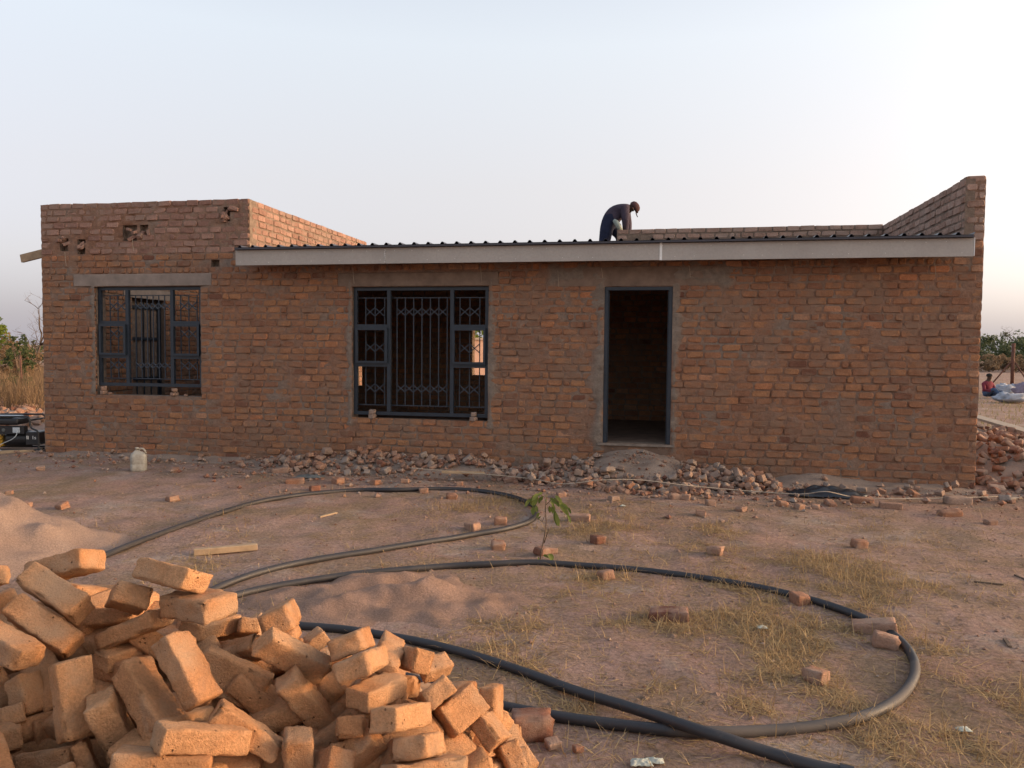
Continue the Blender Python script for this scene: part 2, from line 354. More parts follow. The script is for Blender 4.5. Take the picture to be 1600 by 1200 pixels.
def wall_core(mb, P, s_lo, s_hi, z_lo, z_hi, openings, t0, t1, top=None):
    """solid mortar body between t0 (face) and t1 (back), with real openings"""
    S = sorted({s_lo, s_hi} | {v for o in openings for v in o[:2] if s_lo < v < s_hi}); Z = sorted({z_lo, z_hi} | {v for o in openings for v in o[2:] if z_lo < v < z_hi})
    for i in range(len(S) - 1):
        for k in range(len(Z) - 1):
            cs = (S[i] + S[i + 1]) / 2; cz = (Z[k] + Z[k + 1]) / 2
            if any(a < cs < b and c < cz < d for a, b, c, d in openings): continue
            c = [P(S[i], t0, Z[k]), P(S[i + 1], t0, Z[k]), P(S[i + 1], t1, Z[k]), P(S[i], t1, Z[k]), P(S[i], t0, Z[k + 1]), P(S[i + 1], t0, Z[k + 1]), P(S[i + 1], t1, Z[k + 1]), P(S[i], t1, Z[k + 1])]
            mb.hexa(c)
def tintf(rr): return rr.uniform(.82, 1) if rr.random() < .035 else min(.8, max(0, rr.gauss(0.43, 0.17)))
TOPZ = 3.72
W1 = (0.905, 2.62, 0.895, 2.49); W2 = (4.934, 6.86, 0.65, 2.463); DO = (8.396, 9.258, 0.42, 2.44)
holes_front = [(0.32, 0.46, 3.02, 3.21), (0.62, 0.75, 2.97, 3.19), (1.38, 1.61, 3.15, 3.38), (1.66, 1.80, 3.22, 3.38), (2.98, 3.10, 3.40, 3.55), (3.00, 3.24, 3.53, 3.60), (2.80, 2.93, 2.76, 2.86)]
LINT = [(0.551, 2.80, 2.495, 2.67), (4.727, 6.99, 2.468, 2.65), (7.70, 9.87, 2.445, 2.70)]
# front wall: body, the 300 nearest bricks one by one, the rest joined
def PF(s, t, z): return (s, -t, z)
FX1 = 12.84
def front_top(s):
    if s < 3.386 or s > 12.625: return 9
    return 2.93
open_front = [W1, W2, DO]
mb = MB()
blank = [(3.386, 12.625, 2.90, 3.80)]
wall_core(mb, PF, 0.003, FX1 - 0.003, -0.1, TOPZ - 0.012, open_front + blank + holes_front, -0.030, -0.10)
wall_core(mb, PF, 0.006, FX1 - 0.006, -0.1, TOPZ - 0.015, open_front + blank, -0.10, -WT)
front = mb.build('front_wall', M['mortar'], house)
# the mortar itself: flush in places, raked back in others, smeared over the bricks round frames and lintels
SMEAR = [(8.34, .42, 2.46, .08), (9.30, .42, 2.46, .075), (4.90, .66, 2.46, .05), (6.90, .66, 2.46, .06), (.87, 1.0, 2.4, .05)]
HSM = [(7.66, 8.40, 2.45, 2.72), (9.25, 9.98, 2.45, 2.72)]
def smear_at(s, z):
    q = 0.0
    for x, a_, b_, w in SMEAR:
        if a_ - .1 < z < b_ + .1: q = max(q, 1 - abs(s - x) / (w * max(.25, 1.05 + 2.2 * noise.noise((x, z * 3.1, 1.0)) + .8 * noise.noise((x, z * 9, 4.0)))))
    for x0, x1, za, zb in HSM:
        d = min(s - x0, x1 - s, z - za, zb - z) / .09 + .9 * noise.noise((s * 5, z * 7, 2.0)) + .2; q = max(q, min(1, d))
    return max(0.0, q)
mb = MB()
def axis_cells(lo, hi, step, brk):
    v = sorted({lo, hi} | {b_ for b_ in brk if lo < b_ < hi}); out = []
    for a_, b_ in zip(v, v[1:]): k_ = max(1, int(round((b_ - a_) / step))); out += [a_ + (b_ - a_) * i / k_ for i in range(k_)]
    return out + [hi]
cuts_ = open_front + blank + holes_front
SX = axis_cells(0.002, FX1 - 0.002, .034, [v for o_ in cuts_ for v in o_[:2]]); SZ = axis_cells(0.0, TOPZ - .014, .030, [v for o_ in cuts_ for v in o_[2:]])
gi = {}
def sv(i, k):
    if (i, k) not in gi:
        s, z = SX[i], SZ[k]; q = smear_at(s, z); mb.tint = min(1, q * 1.3)
        t = -.0065 + .009 * noise.noise((s * 1.9, z * 1.9, 7.0)) + .008 * noise.noise((s * 7, z * 9, 3.0)) + .006 * noise.noise((s * 21, z * 21, 5.0)) + min(1, q * 1.6) * .017
        t -= .055 * max(0, noise.noise((s * 5.5, z * 15, 11.0)) - .17)
        gi[i, k] = mb.vert((s, -max(-.026, t), z))
    return gi[i, k]
for i in range(len(SX) - 1):
    for k in range(len(SZ) - 1):
        cs = (SX[i] + SX[i + 1]) / 2; cz = (SZ[k] + SZ[k + 1]) / 2
        if any(a_ < cs < b_ and c_ < cz < d_ for a_, b_, c_, d_ in cuts_): continue
        mb.face((sv(i, k), sv(i + 1, k), sv(i + 1, k + 1), sv(i, k + 1)))
mb.build('mortar', M['skin_mortar'], front, True)
rr = random.Random(11)
bl = courses(0.0, FX1, 0.0, TOPZ, open_front + LINT + [(3.386, 12.625, 2.95, 3.80)], holes_front, rr, front_top)
camh = Vector(loc_h(Vector((0, 0, 0))) + (EYE,))
def dcam(b): return (Vector(((b[0] + b[1]) / 2, 0, (b[2] + b[3]) / 2)) - camh).length
vis = [b for b in bl if b[2] > 0.22 and b[3] < 2.62 and b[1] - b[0] > 0.12]
near = set(sorted(vis, key=dcam)[:300])
mb = MB(); mp = MB(); mn = MB()
for b in bl:
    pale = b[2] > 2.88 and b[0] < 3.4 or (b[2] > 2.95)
    if b in near:
        m1 = MB(); m1.tint = tintf(rr); cx = (b[0] + b[1]) / 2; cz = (b[2] + b[3]) / 2
        brick_geo(m1, lambda s, t, z: (s - cx, -t, z - cz), *b, rr)
        m1.build('brick', M['brick'], front, loc=(cx, 0, cz))
    else:
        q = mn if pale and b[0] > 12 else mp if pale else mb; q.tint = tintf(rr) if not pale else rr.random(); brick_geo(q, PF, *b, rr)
tag(mb.build('bricks', M['brick'], front), kind='stuff'); tag(mp.build('parapet_bricks', M['brick_pale'], front), kind='stuff'); tag(mn.build('end_bricks', M['brick_new'], front), kind='stuff')
def face_wall(name, P, s0, s1, z0, z1, openings=(), mat='brick', seed=1, t1=-WT, top=None, holes=(), coretop=None, lint=()):
    mb = MB(); wall_core(mb, P, s0 + .003, s1 - .003, z0, (coretop or z1) - .01, list(openings), -0.011, t1)
    w = mb.build(name, M['mortar'], house)
    r2 = random.Random(seed); mb = MB()
    for b in courses(s0, s1, z0, z1, list(openings) + list(lint), list(holes), r2, top):
        mb.tint = tintf(r2) if mat == 'brick' else r2.random(); brick_geo(mb, P, *b, r2)
    tag(mb.build('bricks', M[mat], w), kind='stuff'); return w
# left block: right hand parapet (sunlit), left wall with an inner doorway, back wall
PX = 3.386; PR = 12.607
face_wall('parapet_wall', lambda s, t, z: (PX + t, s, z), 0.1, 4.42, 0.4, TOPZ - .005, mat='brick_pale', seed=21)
DIN = (1.72, 2.58, 0.42, 2.45)
face_wall('side_wall', lambda s, t, z: (0.222 + t, s, z), 0.222, 4.42, 0.4, TOPZ - .02, [DIN], seed=22, t1=-0.11, lint=[(1.5, 2.8, 2.45, 2.62)])
w = face_wall('outer_wall', lambda s, t, z: (0.0 - t, s, z), 0.11, 4.42, 0.0, TOPZ - .02, [], seed=23, t1=-0.109)
face_wall('room_wall', lambda s, t, z: (s, 4.40 - t, z), 0.222, 3.17, 0.4, TOPZ - .03, seed=24)
mb = MB(); mb.box((0.10, 1.5, 2.45), (0.227, 2.8, 2.62)); mb.build('inner_lintel', M['concrete'], house)
# right parapet: inner face and outer face
face_wall('parapet_wall', lambda s, t, z: (PR - t, s, z), 0.0, 3.62, 2.6, TOPZ - .03, mat='brick_new', seed=25, t1=-0.115)
face_wall('outer_wall', lambda s, t, z: (FX1 + t, s, z), 0.10, 3.62, 0.0, TOPZ - .035, seed=26, t1=-0.115)
# back wall, rising above the roof on the right, with window holes through it
BW = [(3.56, 3.70, 0.92, 1.32), (5.79, 6.75, 1.15, 2.02)]
bt = lambda s: 9 if s > 8.34 else 2.95
face_wall('back_wall', lambda s, t, z: (s, 3.40 - t, z), PX, PR, 0.4, 2.95, BW, mat='brick', seed=27)
face_wall('back_parapet', lambda s, t, z: (s, 3.402 - t, z), 8.34, PR, 2.952, 3.70, mat='brick_new', seed=28, holes=[(8.60, 8.78, 3.50, 3.60)])
# floor slab
mb = MB(); mb.box((0.23, 0.225, -0.1), (PR - .01, 4.38, 0.42)); mb.box((8.42, 0.0, -0.1), (9.23, 0.224, 0.415)); mb.build('floor', M['slab'], house)
# lintels
for a, b, c, d in LINT:
    mb = MB(); n = 14
    for i in range(n):
        x0 = a + (b - a) * i / n; x1 = a + (b - a) * (i + 1) / n
        mb.box((x0, -0.006, c), (x1, WT, d)) if False else None
    mb.box((a, -0.006, c), (b, WT - .01, d)); o = mb.build('lintel', M['concrete' if a < 1 else 'concrete_brown'], house)
    bv = o.modifiers.new('b', 'BEVEL'); bv.width = 0.008; bv.segments = 2
# windows -------------------------------------------------------------
def window(x0, x1, z0, z1, fx, fz, zig, loc_y=0.055):
    w = MB(); fw = 0.045; fd = 0.045; y = loc_y
    def vb(mb, x, a, b, wd=fw, dp=fd, yy=y): mb.box((x - wd / 2, yy, a), (x + wd / 2, yy + dp, b))
    def hb(mb, z, a, b, wd=fw, dp=fd, yy=y): mb.box((a, yy, z - wd / 2), (b, yy + dp, z + wd / 2))
    vb(w, x0 + fw / 2, z0, z1); vb(w, x1 - fw / 2, z0, z1); hb(w, z0 + fw / 2, x0 + fw, x1 - fw); hb(w, z1 - fw / 2, x0 + fw, x1 - fw)
    win = w.build('window', M['steel'], house)
    m1 = x0 + (x1 - x0) * fx; m2 = x1 - (x1 - x0) * fx
    for m in (m1, m2):
        q = MB(); vb(q, m, z0 + fw, z1 - fw, fw * 1.1, fd * 1.05, y - .001); q.build('mullion', M['steel'], win)
    zt = [z1 - (z1 - z0) * f for f in fz]
    for a, b in ((x0 + fw, m1 - fw * .55), (m2 + fw * .55, x1 - fw)):
        for zz in zt:
            q = MB(); hb(q, zz, a, b, fw * 1.2, fd * 1.1, y - .002); q.build('transom', M['steel'], win)
        # the middle light opens: its own sash, standing a little proud
        q = MB(); yy = y - 0.035; sw = 0.032; a2 = a - .012; b2 = b + .012; zl = zt[1] + .02; zh = zt[0] - .02
        for xx in (a2 + sw / 2, b2 - sw / 2): vb(q, xx, zl, zh, sw, .03, yy)
        for zz in (zl + sw / 2, zh - sw / 2): hb(q, zz, a2 + sw, b2 - sw, sw, .03, yy)
        q.build('sash', M['steel'], win)
    # burglar bars behind the frame
    q = MB(); yb = y + 0.085; r = 0.006
    def rod(p1, p2): q.bar(p1, p2, 2 * r, 2 * r)
    H_ = z1 - z0; zb0 = z0 + H_ * .075; zb1 = z1 - H_ * .08
    rod((x0 + .03, yb, zb0), (x1 - .03, yb, zb0)); rod((x0 + .03, yb, zb1), (x1 - .03, yb, zb1))
    def bay(a, b, n, bands):
        xs_ = [a + (b - a) * (i + .5) / n for i in range(n)]
        for x in xs_: rod((x, yb + .002, zb0), (x, yb + .002, zb1))
        for zc in bands:
            hh = (b - a) / n * .42
            for i in range(n - 1):
                xa, xb = xs_[i], xs_[i + 1]; rod((xa, yb - .01, zc + hh), (xb, yb - .01, zc - hh)); rod((xa, yb - .012, zc - hh), (xb, yb - .012, zc + hh))
    bay(m1 + .03, m2 - .03, 7, [z1 - H_ * .19, z0 + H_ * .21])
    for a, b in ((x0 + .07, m1 - .02), (m2 + .02, x1 - .07)): bay(a, b, 3, [z1 - H_ * .19, z1 - H_ * .47, z0 + H_ * .21])
    q.build('burglar_bars', M['steel_bar'], win)
    return win
tag(window(0.91, 2.615, 1.03, 2.485, .285, (.36, .70), 1), 'smaller dark steel window with burglar bars in the roofless left block')
tag(window(4.94, 6.85, 0.70, 2.458, .265, (.305, .605), 1), 'larger dark steel window with diamond burglar bars left of the doorway')
# door frame
mb = MB(); a, b, c, d = DO
mb.box((a + .002, 0.01, c), (a + .045, 0.13, d - .002)); mb.box((b - .045, 0.01, c), (b - .002, 0.13, d - .002)); mb.box((a + .045, 0.01, d - .045), (b - .045, 0.13, d - .002))
mb.box((a + .045, 0.06, c), (a + .06, 0.075, d - .045)); mb.box((b - .06, 0.06, c), (b - .045, 0.075, d - .045))
df = mb.build('door_frame', M['steel'], house)
for zz in (.9, 1.45, 2.1):
    mb = MB(); mb.tube([(b - .05, .055, zz), (b - .05, .055, zz + .1)], .009, 8); mb.build('hinge', M['steel'], df)
mb = MB(); mb.box((a - .06, -0.03, c - .03), (b + .05, 0.005, c - .002)); mb.build('threshold', M['plaster'], house)
# gate in the side doorway of the left block
mb = MB()
for k in range(5): yy = 1.76 + k * .19; mb.tube([(.12, yy, .45), (.12, yy, 2.40)], .012, 6)
for zz in (.6, 1.05, 1.75, 2.3): mb.box((.105, 1.74, zz - .025), (.135, 2.56, zz + .025))
mb.box((.10, 1.72, .42), (.15, 1.755, 2.45)); mb.box((.10, 2.545, .42), (.15, 2.58, 2.45)); mb.build('security_gate', M['steel'], house)
# roof ----------------------------------------------------------------
mb = MB(); y0, y1 = -0.405, 3.36; z0, z1 = 2.972, 2.992
prof = []; x = PX + .01; p = 0.19
while x < PR - .02:
    for dx, dz in ((0, 0), (.06, 0), (.08, .028), (.10, .028), (.12, 0)): prof.append((min(x + dx, PR - .015), dz))
    x += p
idx = [[mb.vert((px, yy, zz + dz)) for px, dz in prof] for yy, zz in ((y0, z0), (y1, z1))]
idb = [[mb.vert((px, yy, zz + dz - .004)) for px, dz in prof] for yy, zz in ((y0, z0), (y1, z1))]
for i in range(len(prof) - 1):
    if prof[i + 1][0] - prof[i][0] < 1e-4: continue
    mb.face((idx[0][i], idx[0][i + 1], idx[1][i + 1], idx[1][i])); mb.face((idb[0][i + 1], idb[0][i], idb[1][i], idb[1][i + 1])); mb.face((idx[0][i + 1], idx[0][i], idb[0][i], idb[0][i + 1]))
roof = mb.build('roof', M['sheet'], house)
mb = MB(); mb.box((PX + .02, -0.40, 2.945), (PR - .02, 0.0, 2.966))
mb.build('eave_lining', M['sheet'], roof)
mb = MB(); mb.box((PX + .005, -0.353, 2.94), (PR - .01, -0.352 + .022, 2.967)); mb.build('closer_strip', M['sheet'], roof)
mb = MB(); mb.box((PX + .02, 3.64, 2.93), (PR - .02, 5.6, 2.975)); mb.build('rear_roof', M['sheet'], roof)
fas = MB(); fas.box((PX + .02, -0.325, 2.76), (PR - .02, -0.30, 2.94)); fas = fas.build('fascia', M['timber_old'], house)
jx = [PX + .005, 5.54, 9.10, PR - .005]
for i in range(3):
    mb = MB(); mb.box((jx[i] + (.003 if i else 0), -0.35, 2.735 - .004 * (i == 2)), (jx[i + 1] - .003, -0.328, 2.938)); mb.build('fascia_board', M['fascia'], fas)
mb = MB(); mb.box((9.085, -0.3545, 2.732), (9.115, -0.3505, 2.945)); mb.build('joint_and_lit_end_strip', M['white'], fas)
mb = MB()
for k in range(7): mb.box((5.535 + R.uniform(-.006, .006), -0.353, 2.75 + k * .026), (5.547 + R.uniform(-.006, .006), -0.3505, 2.762 + k * .026))
mb.build('joint_putty', M['white'], fas)
mb = MB()
for k in range(46): xn = PX + .1 + k * .2 + R.uniform(-.03, .03); zn = R.choice((2.775, 2.90)) + R.uniform(-.008, .008); mb.box((xn, -0.3525, zn), (xn + .007, -0.3495, zn + .007))
mb.build('nail_heads', M['white'], fas)
mb = MB(); mb.box((PR - .005, -0.352, 2.735), (PR + .004, -0.325, 2.94)); mb.build('joint_and_lit_end_strip', M['white'], fas)  # sunlight on the fascia's right end face, painted as a white strip
for xx in (3.9, 4.9, 5.9, 6.93, 7.15, 7.95, 8.2, 9.4, 10.4, 11.35, 12.1, 12.3):
    mb = MB(); mb.box((xx, -0.30, 2.80), (xx + .05, 0.0, 2.94)); mb.build('rafter', M['timber_old'], roof)
# tie wires hanging from under the fascia
mb = MB()
for px_, zt_, zb_ in ((4.95, 2.72, 2.50), (6.75, 2.72, 2.50), (7.78, 2.7, 2.44), (8.35, 2.68, 2.55), (9.45, 2.7, 2.55), (10.6, 2.7, 2.6), (12.3, 2.7, 2.55), (.42, 3.0, 2.8), (1.55, 3.18, 3.0)):
    mb.tube([(px_, -.012, zt_), (px_ + .012, -.018, (zt_ + zb_) / 2), (px_ + .02, -.012, zb_)], .0025, 5)
mb.build('tie_wires', M['string'], house)
# timber sticking out of the left side
mb = MB(); mb.bar((0.2, .30, 3.12), (-.62, .30, 2.955), .12, .05, up=(0, 1, 0)); mb.build('timber_beam', M['timber'], house)
PILE = [
    ((-1.557, 2.654, 0.855), (0.134, 0.116, 0.969, -0.171), (0.234, 0.12, 0.072), 'brick at the back left of the near pile with glowing orange end raised'),
    ((-1.534, 2.555, 0.793), (-0.119, 0.221, 0.897, 0.364), (0.254, 0.082, 0.091), "long pale brick sloping down right, upper of the parallel pair at pile's left top"),
    ((-1.53, 2.484, 0.706), (0.207, -0.176, -0.889, -0.37), (0.252, 0.082, 0.077), "long pale brick sloping down right, lower of the parallel pair at pile's left top"),
    ((-1.584, 2.35, 0.706), (0.158, -0.15, -0.974, 0.067), (0.264, 0.097, 0.067), 'wide brick with orange end at left picture edge below the parallel pair'),
    ((-1.931, 2.712, 0.781), (-0.053, 0.138, -0.191, -0.97), (0.222, 0.104, 0.067), 'brick cut by left picture edge at the very top of the near pile'),
    ((-1.306, 2.597, 0.764), (0.491, -0.065, 0.275, 0.824), (0.222, 0.116, 0.068), 'short orange brick end facing us just below the topmost brick of the pile'),
    ((-1.129, 2.527, 0.864), (-0.073, 0.2, 0.952, -0.218), (0.228, 0.112, 0.069), 'topmost brick of the near pile, tilted down right with sunlit pitted end'),
    ((-1.025, 2.495, 0.777), (-0.051, -0.284, -0.957, 0.017), (0.243, 0.132, 0.073), 'brick with chipped top corner lying directly under the topmost brick'),
    ((-1.267, 2.547, 0.673), (-0.212, -0.09, -0.965, 0.123), (0.224, 0.108, 0.058), "brick slanting up right with pinkish lit end, left of the pile's centre"),
    ((-1.29, 2.564, 0.59), (-0.898, -0.018, -0.004, -0.44), (0.194, 0.098, 0.061), 'half hidden brick under the slanting brick with pinkish lit end'),
    ((-1.433, 2.719, 0.647), (-0.068, -0.019, -0.952, 0.298), (0.19, 0.098, 0.059), "shaded red brown brick wedged behind the parallel pair at pile's left"),
    ((-0.954, 2.229, 0.673), (0.429, -0.169, -0.887, 0.009), (0.221, 0.102, 0.066), 'steep brick with bright wide face lying on top of a grey sided brick'),
    ((-1.082, 2.253, 0.58), (-0.909, -0.009, -0.326, 0.261), (0.234, 0.096, 0.08), 'steep brick with grey left side beneath the bright steep brick'),
    ((-0.845, 2.069, 0.55), (0.937, -0.124, 0.113, 0.306), (0.239, 0.112, 0.066), 'brick with ragged top edge lying level at the bottom centre of the pile'),
    ((-0.762, 2.181, 0.515), (0.308, 0.111, -0.932, 0.152), (0.222, 0.106, 0.059), 'brick sloping down right behind the brick with the ragged top edge'),
    ((-0.896, 2.437, 0.56), (0.137, 0.196, -0.638, 0.732), (0.233, 0.115, 0.076), 'brick showing a broad flat brown face beside the bright steep brick'),
    ((-0.687, 2.402, 0.645), (0.733, -0.514, 0.116, 0.431), (0.257, 0.093, 0.061), "big brick with pale lit top and dark rough front near the pile's middle top"),
    ((-0.639, 2.38, 0.507), (-0.63, 0.57, -0.201, -0.487), (0.24, 0.075, 0.072), 'steep brick with grey top end sloping right in the middle of the pile'),
    ((-0.61, 2.187, 0.405), (-0.49, -0.501, -0.596, 0.391), (0.221, 0.083, 0.074), 'narrow brick standing upright at the bottom edge, centre of the pile'),
    ((-0.545, 2.216, 0.396), (-0.122, -0.401, -0.844, 0.335), (0.214, 0.089, 0.064), 'orange brick low in shade right of the upright narrow brick'),
    ((-0.513, 2.447, 0.671), (-0.665, 0.23, 0.019, -0.71), (0.217, 0.103, 0.065), 'upper of two bricks stacked flush near the black pipe'),
    ((-0.459, 2.359, 0.64), (0.719, -0.233, -0.04, 0.653), (0.223, 0.106, 0.066), 'lower of two bricks stacked flush near the black pipe'),
    ((-0.42, 2.397, 0.536), (-0.846, 0.028, -0.061, -0.529), (0.218, 0.09, 0.064), 'brick with grey cracked end just under the two flush stacked bricks'),
    ((-0.325, 2.267, 0.517), (0.817, -0.185, 0.075, 0.542), (0.215, 0.096, 0.069), 'blocky brick with half shaded, half orange front right of the middle'),
    ((-0.265, 2.233, 0.446), (0.742, -0.212, 0.09, 0.629), (0.221, 0.104, 0.061), 'level brick below the half shaded blocky brick, grey left, orange right'),
    ((-0.24, 2.158, 0.41), (0.018, 0.289, -0.935, 0.204), (0.232, 0.11, 0.062), "lowest level brick at the bottom edge right of the pile's centre"),
    ((-0.42, 2.607, 0.569), (0.166, 0.698, -0.67, -0.189), (0.217, 0.086, 0.059), 'brick on edge leaning left between the stacked pair and the pipe'),
    ((-0.323, 2.611, 0.549), (0.002, 0.489, 0.835, -0.252), (0.115, 0.076, 0.078), "upright broken brick with rough lit end at pile's right top"),
    ((-0.272, 2.744, 0.473), (-0.074, -0.317, 0.92, 0.218), (0.118, 0.076, 0.056), "small flat topped brick at the back of the right top, touching the pipe's outline"),
    ((-0.243, 2.476, 0.493), (-0.351, -0.527, -0.772, -0.063), (0.221, 0.097, 0.063), 'reddish brick end tilted left on the right slope of the pile'),
    ((-0.159, 2.486, 0.437), (-0.481, 0.761, 0.428, -0.083), (0.154, 0.104, 0.061), 'brick showing a broad square diamond face on the right slope'),
    ((-0.06, 2.625, 0.387), (0.714, 0.032, 0.672, -0.194), (0.13, 0.102, 0.058), 'brick standing on end at the far right of the pile with jagged lit side'),
    ((-0.061, 2.505, 0.357), (-0.333, 0.264, 0.905, -0.034), (0.107, 0.091, 0.061), 'blocky brick at the right foot with pale tilted top'),
    ((0.016, 2.495, 0.244), (0.297, 0.793, -0.048, -0.529), (0.145, 0.104, 0.064), 'rightmost brick of the pile sliding down at the bottom edge'),
    ((-0.078, 2.476, 0.245), (0.69, -0.297, 0.093, 0.653), (0.218, 0.072, 0.058), 'dark brick in a gap below the blocky pale topped brick'),
    ((-0.476, 2.301, 0.459), (0.217, 0.642, 0.714, -0.177), (0.22, 0.087, 0.062), 'shaded grey brown brick in the gap under the cracked grey end'),
    ((-0.497, 2.295, 0.381), (-0.617, 0.272, -0.146, -0.724), (0.218, 0.079, 0.055), 'dark brick deep in the gap left of the long slanting brick at the bottom'),
    ((-0.451, 2.236, 0.417), (0.059, -0.387, 0.399, 0.829), (0.148, 0.097, 0.067), 'brick slanting up right at the bottom edge below the half shaded blocky brick'),
    ((-1.306, 2.262, 0.568), (0.763, 0.211, 0.539, -0.287), (0.228, 0.101, 0.076), 'tall brick standing on end with broad plain face, left of pile'),
    ((-1.181, 2.251, 0.479), (0.602, 0.52, 0.545, -0.264), (0.233, 0.08, 0.089), 'large brick leaning left against the grey sided steep brick'),
    ((-0.925, 2.006, 0.51), (0.986, -0.115, 0.065, 0.105), (0.244, 0.103, 0.067), 'long brick along the bottom edge left of the ragged topped brick'),
    ((-1.379, 2.265, 0.37), (-0.098, -0.107, -0.975, 0.17), (0.192, 0.084, 0.073), 'level brick in the bottom left corner with pale front'),
    ((-1.512, 2.428, 0.389), (-0.88, 0.044, 0.003, -0.473), (0.07, 0.099, 0.076), 'squarish brick end with corner toward us at lower left'),
    ((-1.573, 2.457, 0.488), (-0.833, 0.041, -0.537, 0.124), (0.13, 0.098, 0.064), 'brown brick standing over the squarish brick end at lower left'),
    ((-1.692, 2.485, 0.51), (-0.171, -0.517, 0.442, -0.713), (0.155, 0.074, 0.072), 'brick with yellowish edge poking in from left picture edge'),
    ((-1.614, 2.443, 0.417), (-0.468, 0.242, -0.075, -0.847), (0.219, 0.068, 0.061), 'shaded brick just under the yellowish brick at left edge'),
    ((-1.589, 2.376, 0.393), (-0.444, 0.124, -0.045, -0.886), (0.219, 0.066, 0.064), 'dark brick at left edge left of the squarish brick end'),
    ((-1.25, 2.231, 0.378), (-0.817, 0.262, -0.509, -0.068), (0.153, 0.104, 0.043), 'grey brick sloping down at the bottom, between corner brick and leaning brick'),
    ((-1.053, 2.664, 0.647), (-0.101, -0.543, 0.833, 0.031), (0.202, 0.089, 0.061), 'orange brown brick running beneath the brick with chipped corner'),
    ((-0.954, 2.745, 0.61), (-0.519, 0.141, -0.2, -0.819), (0.147, 0.072, 0.051), 'small brown brick end at the back, right of the orange brown brick'),
    ((-0.773, 2.551, 0.714), (0.625, -0.202, -0.089, 0.749), (0.221, 0.095, 0.082), 'rough orange brick peaking at the back just left of the pipe'),
    ((-0.911, 2.589, 0.588), (0.069, 0.346, 0.859, -0.372), (0.217, 0.087, 0.061), 'partly hidden brick behind the broad flat brown face'),
    ((-0.693, 2.71, 0.581), (-0.507, 0.242, 0.168, -0.81), (0.148, 0.07, 0.051), 'small brick bit at the back left of the flush stacked pair'),
]
# ------------------------------------------------------------------ loose bricks
def rough_brick(d, seed, n=(9, 5, 4), amp=0.003, rad=0.010, broken=0.0):
    """hand moulded brick: rounded worn edges, uneven faces; broken > 0 gives a fractured end"""
    r2 = random.Random(seed); off = Vector((r2.uniform(0, 90), r2.uniform(0, 90), r2.uniform(0, 90)))
    def ax(L, k):
        e = rad * 1.1 / L; c = [0, e] + [e + (1 - 2 * e) * i / k for i in range(1, k)] + [1 - e, 1]; return [(v - .5) * L for v in c]
    A = [ax(d[i], n[i]) for i in range(3)]; N = [len(a) - 1 for a in A]
    ids = {}; mb = MB(); mb.tint = min(1, max(0, r2.gauss(.55, .13)))
    sh = [r2.uniform(-.06, .06) for _ in range(4)]; cutx = r2.uniform(-.6, .6); cutz = r2.uniform(-.5, .5)
    def vid(i, j, k):
        if (i, j, k) in ids: return ids[(i, j, k)]
        p = Vector((A[0][i], A[1][j], A[2][k])); q = Vector([max(-d[t] / 2 + rad, min(d[t] / 2 - rad, p[t])) for t in range(3)]); dr = p - q
        edge = sum(abs(dr[t]) > rad * .5 for t in range(3)) - 1
        dl = dr.length
        if dl > 0: dr.normalize(); p = q + dr * min(dl, rad)
        p.x *= 1 + sh[0] * p.z / d[2] * .5; p.y *= 1 + sh[1] * p.z / d[2]; p.z *= 1 + sh[2] * p.x / d[0]; p.y += sh[3] * p.x * .4
        nz = noise.noise(p * 22 + off) + .6 * noise.noise(p * 55 + off) + .4 * noise.noise(p * 120 + off)
        p += dr * nz * amp * (1 + edge * .8)
        ch = noise.noise(p * 14 + off * 1.3)
        if edge and ch > .2: p -= dr * (ch - .2) * .018 * (1 + edge)
        if broken and p.x > d[0] * .1:
            f = (p.x / (d[0] / 2)); p.x -= f * broken * d[0] * (.5 * abs(noise.noise(Vector((p.y * 16, p.z * 16, seed)) + off)) + .35 * (p.y / d[1] * cutx + p.z / d[2] * cutz))
        ids[(i, j, k)] = mb.vert(p); return ids[(i, j, k)]
    for a in range(3):
        b, c = (a + 1) % 3, (a + 2) % 3
        for side in (0, N[a]):
            for i in range(N[b]):
                for j in range(N[c]):
                    q = []
                    for di, dj in ((0, 0), (1, 0), (1, 1), (0, 1)):
                        t = [0, 0, 0]; t[a] = side; t[b] = i + di; t[c] = j + dj; q.append(vid(*t))
                    mb.face(q if side else q[::-1])
    return mb
for k, (c, q, d, label) in enumerate(PILE):
    mb = rough_brick(d, 100 + k, (14, 7, 6), 0.0042, 0.0065)
    o = mb.build('clay_brick', M['loose'], smooth=True, loc=c); o.rotation_mode = 'QUATERNION'; o.rotation_quaternion = q
    tag(o, label, 'brick', 'bricks tipped in the near pile')
